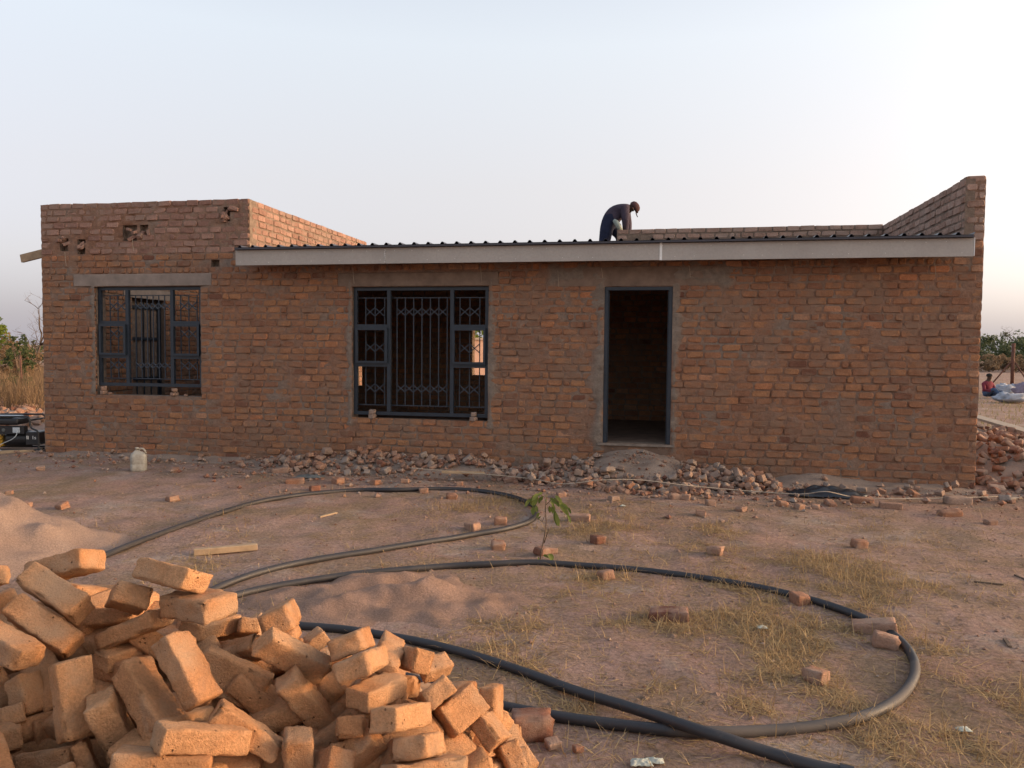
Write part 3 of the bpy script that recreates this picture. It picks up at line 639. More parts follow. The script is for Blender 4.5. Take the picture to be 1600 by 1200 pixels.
# the rest of the pile, hidden under and behind the ones above
def pile_h(x, y):
    s = w = 0
    for c, _, _, _ in PILE:
        g = math.exp(-((c[0] - x) ** 2 + (c[1] - y) ** 2) / 0.018); s += g * c[2]; w += g
    dx = x + 1.5; dy = y - 2.72
    cone = 0.93 * (1 - math.hypot(dx / (1.62 if dx > 0 else 1.9), dy / (1.15 if dy > 0 else 1.75))) + .02
    if w > 1e-6:
        k = min(1, w * 1.2); return (s / w) * k + cone * (1 - k), k
    return cone, 0
low = [rough_brick((.222, .105, .072), 300 + k, (4, 2, 2), 0.003, 0.010) for k in range(5)]
mb = MB(); r2 = random.Random(5); tries = 0; cnt = 0; pts = []
while tries < 9000 and cnt < 620:
    tries += 1; x = r2.uniform(-3.2, .02); y = r2.uniform(.95, 3.85)
    h, k = pile_h(x, y)
    if h < 0.03: continue
    lay = r2.choice((0.125, .16, .21, .28)) if k > .15 else r2.choice((.10, .15, .2))
    z = h - lay
    if z < .03: z = .04
    if any((x - a) ** 2 + (y - b) ** 2 + (z - c_) ** 2 < .0065 for a, b, c_ in pts): continue
    # keep the fillers from burying the bricks in view
    if k > .15 and lay < .12 and any(abs(c[0] - x) < .07 and abs(c[1] - y) < .07 and c[2] - z < .06 for c, _, _, _ in PILE): continue
    pts.append((x, y, z)); cnt += 1; b = r2.choice(low); mt = Matrix.Translation((x, y, z)) @ Matrix.Rotation(r2.uniform(0, 6.28), 4, 'Z') @ Matrix.Rotation(r2.gauss(0, .35), 4, 'X') @ Matrix.Rotation(r2.gauss(0, .35), 4, 'Y')
    mb.tint = r2.uniform(.25, .75); base = len(mb.v)
    for v in b.v: mb.vert(mt @ Vector(v))
    for f in b.f: mb.face([i + base for i in f])
tag(mb.build('loose_bricks', M['loose'], smooth=True), 'bricks buried beneath and behind the near pile\'s top layer', 'bricks', kind='stuff')
mb = MB(); n = 40; grid = {}
for j in range(n + 1):
    for i in range(n + 1):
        x = -3.3 + 3.9 * i / n; y = .9 + 3.0 * j / n; grid[i, j] = mb.vert((x, y, max(-.05, pile_h(x, y)[0] - .30)))
for j in range(n):
    for i in range(n): mb.face((grid[i, j], grid[i + 1, j], grid[i + 1, j + 1], grid[i, j + 1]))
tag(mb.build('brick_dust', M['dust'], smooth=True), 'brick dust and crumbs heaped inside the near brick pile', 'dust', kind='stuff')

# ------------------------------------------------------------------ heaps of sand and dust
def mound(name, c, rx, ry, h, seed, mat, rot=0.0, rough=.35, power=1.6, n=46, bumps=None, kind='stuff', label=None, cat=None, plate=0.0, ridge=0.0):
    mb = MB(); rings = []
    cr, sr = math.cos(rot), math.sin(rot)
    for j in range(n + 1):
        t = j / n; ring = []
        for i in range(n * 2):
            a = math.pi * i / n; ux, uy = t * math.cos(a) * rx, t * math.sin(a) * ry
            e = 1 + .18 * noise.noise((math.cos(a) * 1.3 + seed, math.sin(a) * 1.3, seed * 2.1))
            ux *= e; uy *= e; x = c.x + ux * cr - uy * sr; y = c.y + ux * sr + uy * cr
            tt = max(0, (t - plate) / (1 - plate)); z = h * (math.cos(math.pi * min(1, tt)) * .5 + .5) ** (power * .6)
            z *= 1 + rough * noise.noise((x * 2.2, y * 2.2, seed)) + rough * .5 * noise.noise((x * 6, y * 6, seed)); z += (.014 * noise.noise((x * 14, y * 14, seed)) + .022 * noise.noise((x * 5, y * 5, seed + 3))) * (1 - t)
            z += ridge * (.5 - abs(noise.noise((x * 3.3, y * 4.1, seed + 9)))) * min(1, (1 - t) * 2.5)
            if bumps: z += bumps(ux, uy) * (1 - t)
            ring.append(mb.vert((x, y, gz(x, y) + z - .015 * t - .006)))
        rings.append(ring)
    for j in range(n):
        for i in range(2 * n): mb.face((rings[j][i], rings[j][(i + 1) % (2 * n)], rings[j + 1][(i + 1) % (2 * n)], rings[j + 1][i]))
    o = mb.build(name, M[mat], smooth=True); tag(o, label, cat, kind=kind)
    surf = lambda x, y: None
    return o
p = G(-95, 865)
mound('sand_heap', p, 1.45, 1.15, .43, 2.2, 'sand_pale', rough=.45, ridge=.09, label='pale sand heap at the left picture edge behind the brick pile', cat='sand')
p = G(610, 935)
def cut(ux, uy):
    # shovel bites: curved ridges and hollows
    a = .10 * math.exp(-((uy + .1 - .35 * ux) / .10) ** 2) * math.exp(-(ux / .5) ** 2); b = -.09 * math.exp(-((uy - .16 - .3 * ux) / .13) ** 2) * math.exp(-((ux - .05) / .4) ** 2)
    c_ = .09 * math.exp(-((uy - .33 - .2 * ux) / .07) ** 2) * math.exp(-((ux - .05) / .35) ** 2); d = .08 * math.exp(-((ux - .32) / .12) ** 2) * math.exp(-((uy - .05) / .25) ** 2)
    return .85 * (a + b + c_ + d) + .03 * noise.noise((ux * 4, uy * 6, 1.1))
mound('sand_heap', p, 1.2, .75, .035, 5.3, 'sand', bumps=cut, rough=.5, ridge=.06, label='low dug over sand heap between the black pipe\'s strands', cat='sand')
# ramp of earth at the doorway, dust under the rubble
DM = {}
def ridge(name, x0, x1, ywid, hfun, mat, label, seed, cat='rubble'):
    mb = MB(); nx_ = max(8, int((x1 - x0) / .08)); ny_ = 22; g = {}
    for i in range(nx_ + 1):
        for j in range(ny_ + 1):
            x = x0 + (x1 - x0) * i / nx_; t = j / ny_; yw = ywid * (1 + .25 * noise.noise((x * 1.3, seed, 0)))
            y = .03 - t * yw; w = H(x, y); e = min(1, (x - x0) / .5, (x1 - x) / .5)
            z = hfun(x) * max(0, e) * (math.cos(math.pi * t) * .5 + .5) * (1 + .3 * noise.noise((x * 3, y * 3, seed))) + .02 * noise.noise((x * 9, y * 9, seed)) * (1 - t)
            g[i, j] = mb.vert((w.x, w.y, gz(w.x, w.y) * min(1, t * 3) + z - .012 * t - .004))
    for i in range(nx_):
        for j in range(ny_): mb.face((g[i, j], g[i, j + 1], g[i + 1, j + 1], g[i + 1, j]))
    o = mb.build(name, M[mat], smooth=True); tag(o, label, cat, kind='stuff'); DM[name + label] = o; return o
def bellx(x, c, w): return math.exp(-((x - c) / w) ** 2)
hdoor = lambda x: .31 * bellx(x, 8.85, .62) + .12 * bellx(x, 8.0, .7) + .13 * bellx(x, 9.8, .6)
hleft = lambda x: .13 * bellx(x, 5.2, .9) + .11 * bellx(x, 6.6, .6) + .05
hright = lambda x: .05 + .08 * bellx(x, 11, .4)
ridge('earth_ramp', 7.2, 10.6, 1.15, hdoor, 'dust', 'grey earth ramp banked up to the doorway sill', 1.0, 'earth')
ridge('rubble_dust', 3.4, 7.6, 1.0, hleft, 'dust', 'grey mortar dust banked under the larger window', 2.0)
ridge('wall_dust', 10.2, 12.9, .7, hright, 'dust', 'thin grey dust along the wall foot right of the doorway', 3.0)
ridge('wall_dust', .1, 3.8, .55, lambda x: .05, 'dust', 'thin grey dust along the wall foot of the left block', 4.0)
def heap_z(x, y, hf, wid):
    t = min(1, max(0, -y / wid)); return hf(x) * (math.cos(math.pi * t) * .5 + .5)

# ------------------------------------------------------------------ rubble of broken bricks
VAR = []
for k in range(12):
    L = (.10, .12, .11, .17, .08, .12, .14, .10, .09, .16, .12, .11)[k]; VAR.append(rough_brick((L, R.uniform(.085, .105), R.uniform(.06, .075)), 400 + k, (4, 3, 3), .005, .009, broken=.5).mesh('broken_brick_%d' % k, M['rubble'], True))
FULL = [rough_brick((.215, .103, .072), 440 + k, (6, 4, 3), .004, .009).mesh('whole_brick_%d' % k, M['rubble'], True) for k in range(4)]
def tinted(me, t):
    m = me.copy(); m.attributes['tint'].data.foreach_set('value', [t] * len(m.vertices)); return m
TV = [(tinted(v, t)) for v in VAR for t in (.12, .38, .55, .72, .92)]
LOOK = ('dark red', 'orange', 'pinkish', 'pale dusty', 'mortar grey')
def rubble(n, xr, yf, hf, wid, label, group, seed, grey=.4, smin=.5, smax=1.08, zone=None):
    r2 = random.Random(seed); got = []
    t = 0
    while len(got) < n and t < n * 40:
        t += 1; x = r2.uniform(*xr); y = yf(r2, x); 
        if y is None: continue
        w = H(x, y); s = r2.uniform(smin, smax); z = gz(w.x, w.y) + heap_z(x, y, hf, wid) + .03 * s
        if any((w.x - a) ** 2 + (w.y - b) ** 2 + (z - c) ** 2 < (.085 * s) ** 2 for a, b, c in got):
            z += .055
            if any((w.x - a) ** 2 + (w.y - b) ** 2 + (z - c) ** 2 < (.075 * s) ** 2 for a, b, c in got): continue
        got.append((w.x, w.y, z)); k = r2.randrange(len(VAR)); ti = r2.choices((0, 1, 2, 3, 4), (.6, 2.2, 3, 4 * grey * 2, 3 * grey * 2))[0]
        o = place('broken_brick', TV[k * 5 + ti], (w.x, w.y, z), (r2.gauss(0, .5), r2.gauss(0, .5), r2.uniform(0, 6.28)), (s, s, s))
        tag(o, LOOK[ti] + ' broken brick ' + (zone(x, y) if zone else '') + label, 'brick', group)
def yd(r2, x):
    a = max(0.08, 1.35 - abs(x - 8.95) * .28); y = -r2.uniform(.12, a)
    if abs(x - 8.85) < .55 and y > -.55: return None
    return y
rubble(165, (7.1, 10.5), yd, hdoor, 1.15, 'rubble heap before the doorway', 'rubble before the doorway', 31, .75, zone=lambda x, y: ('low on' if y < -.7 else 'high on') + (' left end of ' if x < 8.1 else ' right end of ' if x > 9.6 else ' middle of '))
rubble(78, (3.9, 6.9), lambda r2, x: -r2.uniform(.1, max(.2, 1.05 - abs(x - 5.0) * .45)), hleft, 1.0, 'rubble heap below the larger window', 'rubble below the larger window', 32, .5, zone=lambda x, y: ('low on' if y < -.55 else 'high on') + (' left end of ' if x < 4.9 else ' right end of ' if x > 5.9 else ' middle of '))
rubble(24, (10.4, 12.9), lambda r2, x: -r2.uniform(.08, .85), hright, .7, 'strewn along the wall foot right of the doorway rubble', 'bricks along the right wall foot', 33, .3)
rubble(14, (.2, 3.9), lambda r2, x: -r2.uniform(.05, .5), lambda x: .05, .55, 'strewn along the foot of the left block', 'bricks along the left wall foot', 34, .3, .4, .8)
# rubble field beside the house on the right
mound('rubble_bank', H(14.6, 2.6), 2.6, 3.2, .38, 7.7, 'dust', rot=HA, plate=.45, rough=.3, label='bank of earth and brick crumbs beside the house\'s right side', cat='rubble')
r2 = random.Random(36)
VB = [rough_brick((R.uniform(.09, .2), .1, .07), 470 + k, (3, 2, 2), .005, .009, broken=.4) for k in range(6)]
mb = MB()
for (a, b_, c, d) in holes_front[:6]:                          # broken ends left in the putlog holes
    for k in range(3):
        q = r2.choice(VB); mt = Matrix.Translation((r2.uniform(a - .02, b_ + .02), r2.uniform(.0, .05), r2.uniform(c, d))) @ Matrix.Rotation(r2.uniform(0, 6.28), 4, 'Z') @ Matrix.Rotation(r2.gauss(0, .8), 4, 'Y') @ Matrix.Scale(r2.uniform(.45, .8), 4)
        mb.tint = r2.uniform(.2, .9); base = len(mb.v)
        for v in q.v: mb.vert(mt @ Vector(v))
        for f in q.f: mb.face([i + base for i in f])
tag(mb.build('broken_bricks', M['brick_pale'], front), kind='stuff')
def scatter_stuff(name, plc, label):
    mb = MB()
    for w, s in plc:
        b = r2.choice(VB); mt = Matrix.Translation(w) @ Matrix.Rotation(r2.uniform(0, 6.28), 4, 'Z') @ Matrix.Rotation(r2.gauss(0, .5), 4, 'X') @ Matrix.Rotation(r2.gauss(0, .5), 4, 'Y') @ Matrix.Scale(s, 4)
        mb.tint = r2.choice((.1, .38, .38, .5, .6, .7)); base = len(mb.v)
        for v in b.v: mb.vert(mt @ Vector(v))
        for f in b.f: mb.face([i + base for i in f])
    tag(mb.build(name, M['rubble'], smooth=True), label, 'rubble', kind='stuff')
plc = []
for k in range(900):
    x = r2.uniform(13.0, 16.6); y = r2.uniform(-.6, 5.4); w = H(x, y); t = math.hypot((x - 14.6) / 2.6, (y - 2.6) / 3.2); tt = max(0, (t - .45) / .55)
    plc.append((Vector((w.x, w.y, gz(w.x, w.y) + .38 * (math.cos(math.pi * min(1, tt)) * .5 + .5) + .02)), r2.uniform(.35, 1.1)))
scatter_stuff('brick_rubble', plc, 'mass of broken bricks on the bank beyond the house\'s right corner')
scatter_stuff('brick_rubble', [(on(ground(r2.uniform(-60, 66), r2.uniform(622, 668)), .05), r2.uniform(.9, 1.8)) for k in range(120)], 'mass of broken bricks strewn behind the generator at the far left')
plc = []
while len(plc) < 620:
    lft = r2.random() < .38; x = r2.uniform(3.9, 7.2) if lft else r2.uniform(7.1, 10.5)
    y = -r2.uniform(.05, max(.2, 1.05 - abs(x - 5.0) * .4)) if lft else yd(r2, x)
    if y is None or (abs(x - 8.85) < .5 and y > -.8): continue
    w = H(x, y); plc.append((Vector((w.x, w.y, gz(w.x, w.y) + heap_z(x, y, hleft if lft else hdoor, 1.0 if lft else 1.15) + .012)), r2.uniform(.22, .62)))
scatter_stuff('brick_fragments', plc, 'small broken brick fragments packed between the rubble at the wall foot')
# single bricks lying about the yard: (x, y of the photograph at the foot, length, turn, whole, tint, label)
SCAT = [
 (93, 797, 1.0, 1.3, 0, .38, 'orange brick end left of the yard beside the sand heap'),
 (38, 792, .8, .2, 0, .55, 'flat brick fragment above the sand heap at far left'),
 (267, 783, 1.0, .9, 0, .38, 'lone brick chunk below the white can'),
 (271, 740, .9, .3, 0, .38, 'brick chunk just right of the white can'),
 (10, 772, .7, .3, 0, .38, 'small brick bit at left picture edge above the sand heap'),
 (372, 727, 1.0, .5, 0, .12, 'dark red brick piece by the wall between the windows'),
 (60, 735, 1.0, .5, 0, .55, 'pale brick piece on the ground before the generator'),
 (490, 768, 1.1, .5, 0, .12, 'dark red square brick below the left rubble heap'),
 (459, 757, 1.0, .2, 1, .38, 'orange brick at the left front of the window rubble'),
 (437, 741, 1.0, .1, 1, .55, 'long brick at the left end of the window rubble'),
 (527, 757, 1.1, .9, 0, .38, 'bright orange brick end at the front of the window rubble'),
 (586, 757, 1.0, 1.0, 0, .38, 'second bright brick end at the front of the window rubble'),
 (632, 757, .9, .1, 0, .55, 'brick lying just above the pipe at window rubble\'s right'),
 (661, 770, 1.0, .2, 0, .55, 'squared brick sitting on the far bend of the pipe'),
 (705, 780, 1.0, .1, 0, .38, 'brick piece just inside the pipe\'s far bend'),
 (718, 760, .7, .1, 0, .38, 'small brick behind the pipe\'s far bend'),
 (739, 829, 1.1, .9, 0, .55, 'square brick end above the pipe\'s return strand'),
 (782, 821, 1.1, .1, 0, .38, 'broken brick touching the pipe\'s return strand'),
 (778, 856, 1.1, .15, 0, .38, 'squat brick below the pipe\'s return strand'),
 (848, 868, 1.0, .9, 0, .12, 'dark brick behind the sapling\'s foot'),
 (862, 865, .7, .3, 0, .38, 'orange brick bit beside the sapling\'s foot'),
 (905, 816, 1.0, -.2, 1, .55, 'whole brick right of the sapling\'s leaves'),
 (935, 849, 1.1, .6, 0, .12, 'rounded reddish brick chunk right of the sapling'),
 (948, 905, 1.0, .5, 0, .38, 'brick lying against the pipe right of the sapling'),
 (1047, 972, 1.1, -.2, 1, .0, 'dark purple red brick flat in the dry grass'),
 (1121, 868, 1.0, -.6, 0, .55, 'pale brick chunk in the grass before the doorway'),
 (1097, 807, 1.0, -.2, 0, .55, 'brick below the doorway rubble, lying flat'),
 (1112, 792, 1.0, .1, 0, .55, 'flat brick slab behind the one below the doorway rubble'),
 (1130, 816, .45, .4, 0, .72, 'tiny pale brick bit below the doorway rubble'),
 (1160, 801, .8, .6, 0, .55, 'small brick bit with a stick right of the doorway rubble'),
 (1055, 783, 1.0, .2, 0, .55, 'left of two squared bricks before the doorway rubble'),
 (1073, 783, 1.0, 1.3, 0, .55, 'right of two squared bricks before the doorway rubble'),
 (960, 785, .9, .5, 0, .72, 'lone pale brick end just below the doorway rubble'),
 (878, 777, .9, .2, 0, .55, 'brick hidden behind the sapling\'s top leaves'),
 (1347, 857, 1.1, .1, 0, .38, 'lone orange brick on the bare ground at right'),
 (1255, 947, 1.0, .3, 0, .38, 'brick sitting on the pipe at its right strand'),
 (1372, 994, 1.1, -.4, 1, .55, 'upper of two bricks against the pipe\'s right bend'),
 (1391, 1018, 1.1, -.3, 0, .55, 'lower of two bricks against the pipe\'s right bend'),
 (1282, 1073, 1.05, -.8, 0, .38, 'tilted brick chunk inside the pipe\'s right loop'),
 (832, 1155, 1.5, .1, 0, .12, 'dark red brick at the right foot of the brick pile'),
 (865, 1176, .6, .4, 0, .55, 'small brick crumb right of the brick pile\'s foot'),
 (1488, 808, 1.0, .05, 1, .38, 'long brick on the ground near the house\'s right corner'),
 (1552, 821, .8, .1, 0, .55, 'small brick at right picture edge'),
 (1500, 788, 1.2, -.05, 1, .72, 'pale long brick before the house\'s right corner'),
 (1395, 797, 1.0, -.3, 1, .55, 'brick lying right of the black sheet'),
 (1300, 790, .8, 1.5, 1, .38, 'brick standing upright in front of the black sheet'),
 (1277, 796, .8, 1.2, 0, .55, 'brick end left of the upright brick'),
 (1252, 797, .9, .5, 0, .38, 'brown brick piece below the black sheet\'s left'),
 (1225, 792, .9, .1, 0, .38, 'dark brick piece left below the black sheet'),
 (1217, 770, .9, .2, 0, .38, 'brick piece left above the black sheet'),
 (1350, 788, 1.0, -.1, 1, .38, 'brick partly under the white string beside the sheet'),
 (905, 1185, .4, .4, 0, .38, 'brick crumb in grass at the bottom edge'),
]
for (x, y, s, a, whole, t, label) in SCAT:
    me = tinted(R.choice(FULL), t) if whole else tinted(VAR[R.choice((0, 1, 2, 5, 7, 10, 11))], t)
    p = G(x, y); o = place('brick' if whole else 'broken_brick', me, p + Vector((0, .05, .024 * s)), (R.gauss(0, .08), R.gauss(0, .08), a), (s, s, s)); tag(o, label, 'brick')
# packing bricks under the window frames
for x, z, n, label in ((5.22, .65, 2, 'stacked half brick wedging the larger window\'s left bottom corner'), (6.66, .65, 2, 'stacked half brick wedging the larger window\'s right bottom corner')):
    for k in range(n):
        tag(place('broken_brick', tinted(VAR[(k + int(x)) % 12], .75), H(x, .035, z + .032 + k * .062), (0, 0, HA + 1.4 + k * .3), (.85, .8, .85)), label + (', upper piece' if k else ', lower piece'), 'brick')
for x, s, k2, label in ((1.0, 1.0, 2, 'half brick stack in left corner of the smaller window\'s sill'), (2.17, .9, 2, 'half brick stack right on the smaller window\'s sill'), (2.36, .6, 1, 'small brick bit in the right corner of the smaller window\'s sill'), (1.11, .6, 1, 'small brick bit beside the left stack on the smaller window\'s sill')):
    for k in range(k2):
        tag(place('broken_brick', tinted(VAR[int(x * 7 + k) % 12], .6), H(x, .035, .895 + .033 * s + k * .062), (0, 0, HA + 1.5 + k), (s * .8, s * .8, s * .85)), label + (', upper piece' if k else ''), 'brick')
# ------------------------------------------------------------------ black pipe in long loops
def smooth_path(pts, sub=8):
    out = []
    for i in range(len(pts) - 1):
        p0 = pts[max(i - 1, 0)]; p1 = pts[i]; p2 = pts[i + 1]; p3 = pts[min(i + 2, len(pts) - 1)]
        for k in range(sub):
            t = k / sub; out.append(0.5 * ((2 * p1) + (p2 - p0) * t + (2 * p0 - 5 * p1 + 4 * p2 - p3) * t * t + (3 * p1 - p0 - 3 * p2 + p3) * t ** 3))
    out.append(pts[-1]); return out
HR = 0.0245
hp = [(90, 905), (168, 866), (250, 834), (330, 806), (400, 785), (450, 776), (500, 770), (560, 766), (620, 765), (690, 764), (750, 767), (800, 776), (830, 788), (838, 800), (828, 814), (790, 826), (740, 835), (700, 842), (640, 851), (580, 861), (520, 870), (460, 881), (410, 893), (370, 906), (335, 921),
      (290, 945), (255, 962), (262, 972), (300, 958), (360, 933), (410, 920), (460, 911), (540, 899), (620, 891), (700, 885), (770, 881), (835, 879), (900, 883), (980, 889), (1060, 898), (1140, 910), (1210, 923), (1280, 941), (1340, 962), (1385, 985), (1415, 1010), (1430, 1040), (1422, 1070), (1395, 1098), (1345, 1120), (1280, 1134), (1200, 1142), (1120, 1144), (1040, 1140), (960, 1132), (880, 1121), (800, 1107), (740, 1092),
      (640, 1060), (540, 1028), (440, 1000), (400, 984), (430, 977), (480, 979), (540, 984), (600, 993), (660, 1004), (720, 1019), (780, 1037), (840, 1058), (900, 1080), (960, 1098), (1020, 1117), (1080, 1137), (1140, 1156), (1200, 1176), (1255, 1192), (1320, 1208), (1400, 1228), (1500, 1250)]
P3 = []
for i, (x, y) in enumerate(hp):
    q = ground(x, y); lift = 2.0 * HR * math.exp(-((x - 1068) / 120) ** 2) if i > 66 else 0.0
    z_ = gz(q.x, q.y) + HR * .8 + lift; q = ground(x, y, z_); P3.append(q)
pp = smooth_path(P3, 8)
for _ in range(4):
    for i in range(1, len(pp) - 1): pp[i].z = (pp[i - 1].z + pp[i].z * 2 + pp[i + 1].z) / 4
mb = MB(); mb.tube(pp, HR, 12)
for i in range(len(pp)):
    f = i / 8; du = .20 if f < 10 else .10 if f < 14 else .22 if f < 34 else .22 - (f - 34) * .03 if f < 39 else .08 if f < 46 else .55 if f < 53 else .12
    for k in range(12): mb.t[i * 12 + k] = du
ho = mb.build('black_pipe', M['hose'], smooth=True); tag(ho, 'long black poly pipe lying in wide loops across the yard', 'pipe')
e = pp[-1]; dr = (pp[-1] - pp[-6]).normalized(); mb = MB(); q = G(1305, 1199); 
k = min(range(len(pp) - 60, len(pp) - 1), key=lambda i: (pp[i] - q).length); mb.tube([pp[k], pp[k] + (pp[k + 1] - pp[k]).normalized() * .05], HR * 1.3, 14); mb.build('clamp', M['black_plastic'], ho)
# builder's line across the rubble
def line(pts, rad, mat, name, label, cat, z=.04):
    P = []
    for it in pts:
        x, y = it[:2]; q = ground(x, y, it[2] if len(it) > 2 else z); P.append(q)
    mb = MB(); mb.tube(smooth_path(P, 6), rad, 6); tag(mb.build(name, M[mat], smooth=True), label, cat)
line([(640, 731, .14), (700, 736, .12), (760, 741, .1), (830, 748, .08), (880, 756, .09), (940, 750, .16), (1000, 750, .16), (1060, 757, .12), (1110, 762, .08), (1180, 768, .05), (1250, 772, .06), (1290, 768, .13), (1330, 776, .06), (1380, 779, .05), (1440, 779, .05), (1560, 776, .05)], .005, 'string', 'builders_line', 'thin pale line trailing along the rubble at the wall\'s foot', 'string')
# ------------------------------------------------------------------ timber, sheets, can, litter
def plank(pa, pb, w, t, mat, label, z=None, name='plank'):
    a = G(*pa[:2]) if len(pa) == 2 else ground(*pa); b = G(*pb[:2]) if len(pb) == 2 else ground(*pb)
    a.z += t / 2; b.z += t / 2; mb = MB(); c = (a + b) / 2; mb.bar(a - c, b - c, w, t)
    o = mb.build(name, M[mat], loc=c); bv = o.modifiers.new('b', 'BEVEL'); bv.width = min(t, w) * .08; bv.segments = 1; tag(o, label, 'plank'); return o
plank((303, 868), (402, 860), .055, .05, 'timber', 'short sawn timber offcut lying in the yard behind the pile')
plank((690, 739, .10), (757, 741, .08), .06, .03, 'timber', 'pale plank leaning at the front of the rubble by the pipe')
plank((499, 808), (526, 803), .03, .015, 'timber', 'small pale stick on bare ground inside the far loop')
plank((-40, 710), (66, 706), .12, .045, 'timber', 'long plank on the ground in front of the generator')
plank((1520, 652, .42), (1625, 683, .40), .22, .045, 'timber_old', 'weathered board lying on the rubble bank right of the house')
plank((1570, 782), (1620, 776), .03, .02, 'timber_old', 'thin stick on ground at right picture edge near the corner')
plank((1522, 913), (1568, 917), .012, .01, 'bark', 'dark twig on bare ground at the right')
plank((1585, 900), (1615, 910), .012, .01, 'bark', 'dark twig at the right picture edge')
plank((1570, 1001), (1578, 1012), .02, .012, 'bark', 'short dark twig at right of the pipe\'s bend')
def sheet(name, c, rx, ry, h, mat, label, seed, rot=0):
    mb = MB(); n = 22; g = {}
    for i in range(n + 1):
        for j in range(n + 1):
            u = i / n * 2 - 1; v = j / n * 2 - 1; e = 1 + .3 * noise.noise((u * 1.3, v * 1.3, seed)); x = u * rx * e; y = v * ry * e
            z = h * max(0, 1 - max(abs(u), abs(v)) ** 2) * (.55 + .9 * abs(noise.noise((u * 1.8, v * 1.8, seed)))) + h * .35 * abs(noise.noise((u * 5, v * 4, seed))) + .008
            xx = c.x + x * math.cos(rot) - y * math.sin(rot); yy = c.y + x * math.sin(rot) + y * math.cos(rot); g[i, j] = mb.vert((xx, yy, c.z + z))
    for i in range(n):
        for j in range(n): mb.face((g[i, j], g[i + 1, j], g[i + 1, j + 1], g[i, j + 1]))
    o = mb.build(name, M[mat], smooth=True); so_ = o.modifiers.new('s', 'SOLIDIFY'); so_.thickness = .003; tag(o, label, 'sheet'); return o
sheet('plastic_sheet', G(1292, 777), .42, .13, .12, 'black_plastic', 'crumpled black plastic sheet at the wall foot on the right', 3.3, HA)
sheet('cloth_rag', G(482, 722) + Vector((0, 0, .06)), .2, .1, .09, 'grey_plastic', 'grey rag at the upper left of the window rubble', 1.2)
sheet('cloth_rag', G(484, 748), .17, .08, .04, 'grey_plastic', 'grey rag in front of the window rubble\'s left end', 5.2)
sheet('cloth_rag', G(583, 701) + Vector((0, 0, .15)), .12, .06, .08, 'grey_plastic', 'grey rag high on the rubble under the larger window', 6.2)
M['litter'] = simple('litter', (0.42, 0.43, 0.36), var=.15, bs=0)
for x, y, s, label in ((1190, 986, .03, 'white scrap of litter in the dry grass inside the loop'), (1505, 1141, .03, 'white scrap of litter right of the pipe\'s loop'), (1003, 1198, .042, 'pale green wrapper at the bottom edge, left of its twin scrap'), (1024, 1196, .032, 'pale crumpled scrap at the bottom edge beside the green wrapper'), (973, 793, .03, 'white chip of litter below the doorway rubble')):
    sheet('litter_scrap', G(x, y), s, s * .6, s * .5, 'litter', label, x * .1)['category'] = 'litter'
# white can
def jerry_can(c, label):
    e = empty('plastic_can', c, .35); tag(e, label, 'can')
    mb = MB(); n = 28
    def se(a, p=.55): ca, sa = math.cos(a), math.sin(a); return math.copysign(abs(ca) ** p, ca), math.copysign(abs(sa) ** p, sa)
    rings = []
    for z, s, dx in ((0, .88, 0), (.012, .98, 0), (.05, 1, 0), (.09, .98, 0), (.095, .955, 0), (.10, .98, 0), (.17, 1, 0), (.205, .97, 0), (.23, .82, -.004), (.25, .55, -.01), (.262, .33, -.018), (.27, .28, -.02)):
        rings.append([mb.vert((se(6.2832 * k / n)[0] * .098 * s + dx, se(6.2832 * k / n)[1] * .075 * s, z)) for k in range(n)])
    for i in range(len(rings) - 1):
        for k in range(n): mb.face((rings[i][k], rings[i][(k + 1) % n], rings[i + 1][(k + 1) % n], rings[i + 1][k]))
    mb.face(rings[0][::-1]); mb.face(rings[-1])
    t = NT('can_plastic'); cc = t.ramp(t.noise(18, 4, .6, t.geo()), [(.35, (.30, .26, .21)), (.65, (.43, .39, .32))]); t.color(cc); t.b.inputs['Roughness'].default_value = .5
    mb.build('body', t.m, e, True)
    mb = MB(); mb.lathe([(.02, .268), (.021, .29), (.024, .291), (.024, .306), (.018, .308)], (-.02, 0, 0), 16); mb.build('neck', t.m, e, True)
    mb = MB(); mb.tube([(.0, 0, .262), (.02, 0, .293), (.055, 0, .288), (.078, 0, .255), (.085, 0, .225)], .012, 8); mb.build('handle', t.m, e, True)
jerry_can(G(217, 736), 'dusty white plastic can standing before the left block')
# ------------------------------------------------------------------ sapling
def leaf(mb, base, d, L, W, up, fold=.25, droop=.4, seg=5):
    d = d.normalized(); side = d.cross(up)
    if side.length < .05: side = d.cross(Vector((1, 0, 0)))
    side.normalize(); nrm = side.cross(d); rows = []; p = base.copy(); dd = d.copy()
    for i in range(seg + 1):
        t = i / seg; w = W * math.sin(math.pi * min(1, t * .93 + .07)) ** .8
        rows.append((mb.vert(p - side * w + nrm * w * fold), mb.vert(p), mb.vert(p + side * w + nrm * w * fold))); dd = (dd + Vector((0, 0, -droop / seg))).normalized(); p = p + dd * L / seg
    for i in range(seg):
        for k in (0, 1): mb.face((rows[i][k], rows[i][k + 1], rows[i + 1][k + 1], rows[i + 1][k]))
sb = G(843, 879); sap = empty('sapling', sb); tag(sap, 'thin young sapling with drooping green leaves beside the pipe', 'plant')
S = 5.86 / 1200
def sp(x, y, dy=0.0): return Vector(((x - 843) * S, dy, (879 - y) * S))
mb = MB(); mb.tube([sp(843, 884), sp(846, 860, .02), sp(851, 838, .03), (sp(853, 815, .02)), sp(851, 795, 0), sp(853, 775, .01)], [.006, .005, .005, .004, .004, .003], 6)
mb.tube([sp(850, 850, .03), sp(855, 832, 0), sp(857, 824, -.02)], [.004, .004, .003], 6)
mb.tube([sp(852, 800, 0), sp(846, 812, -.06), sp(838, 806, -.05)], .003, 5)
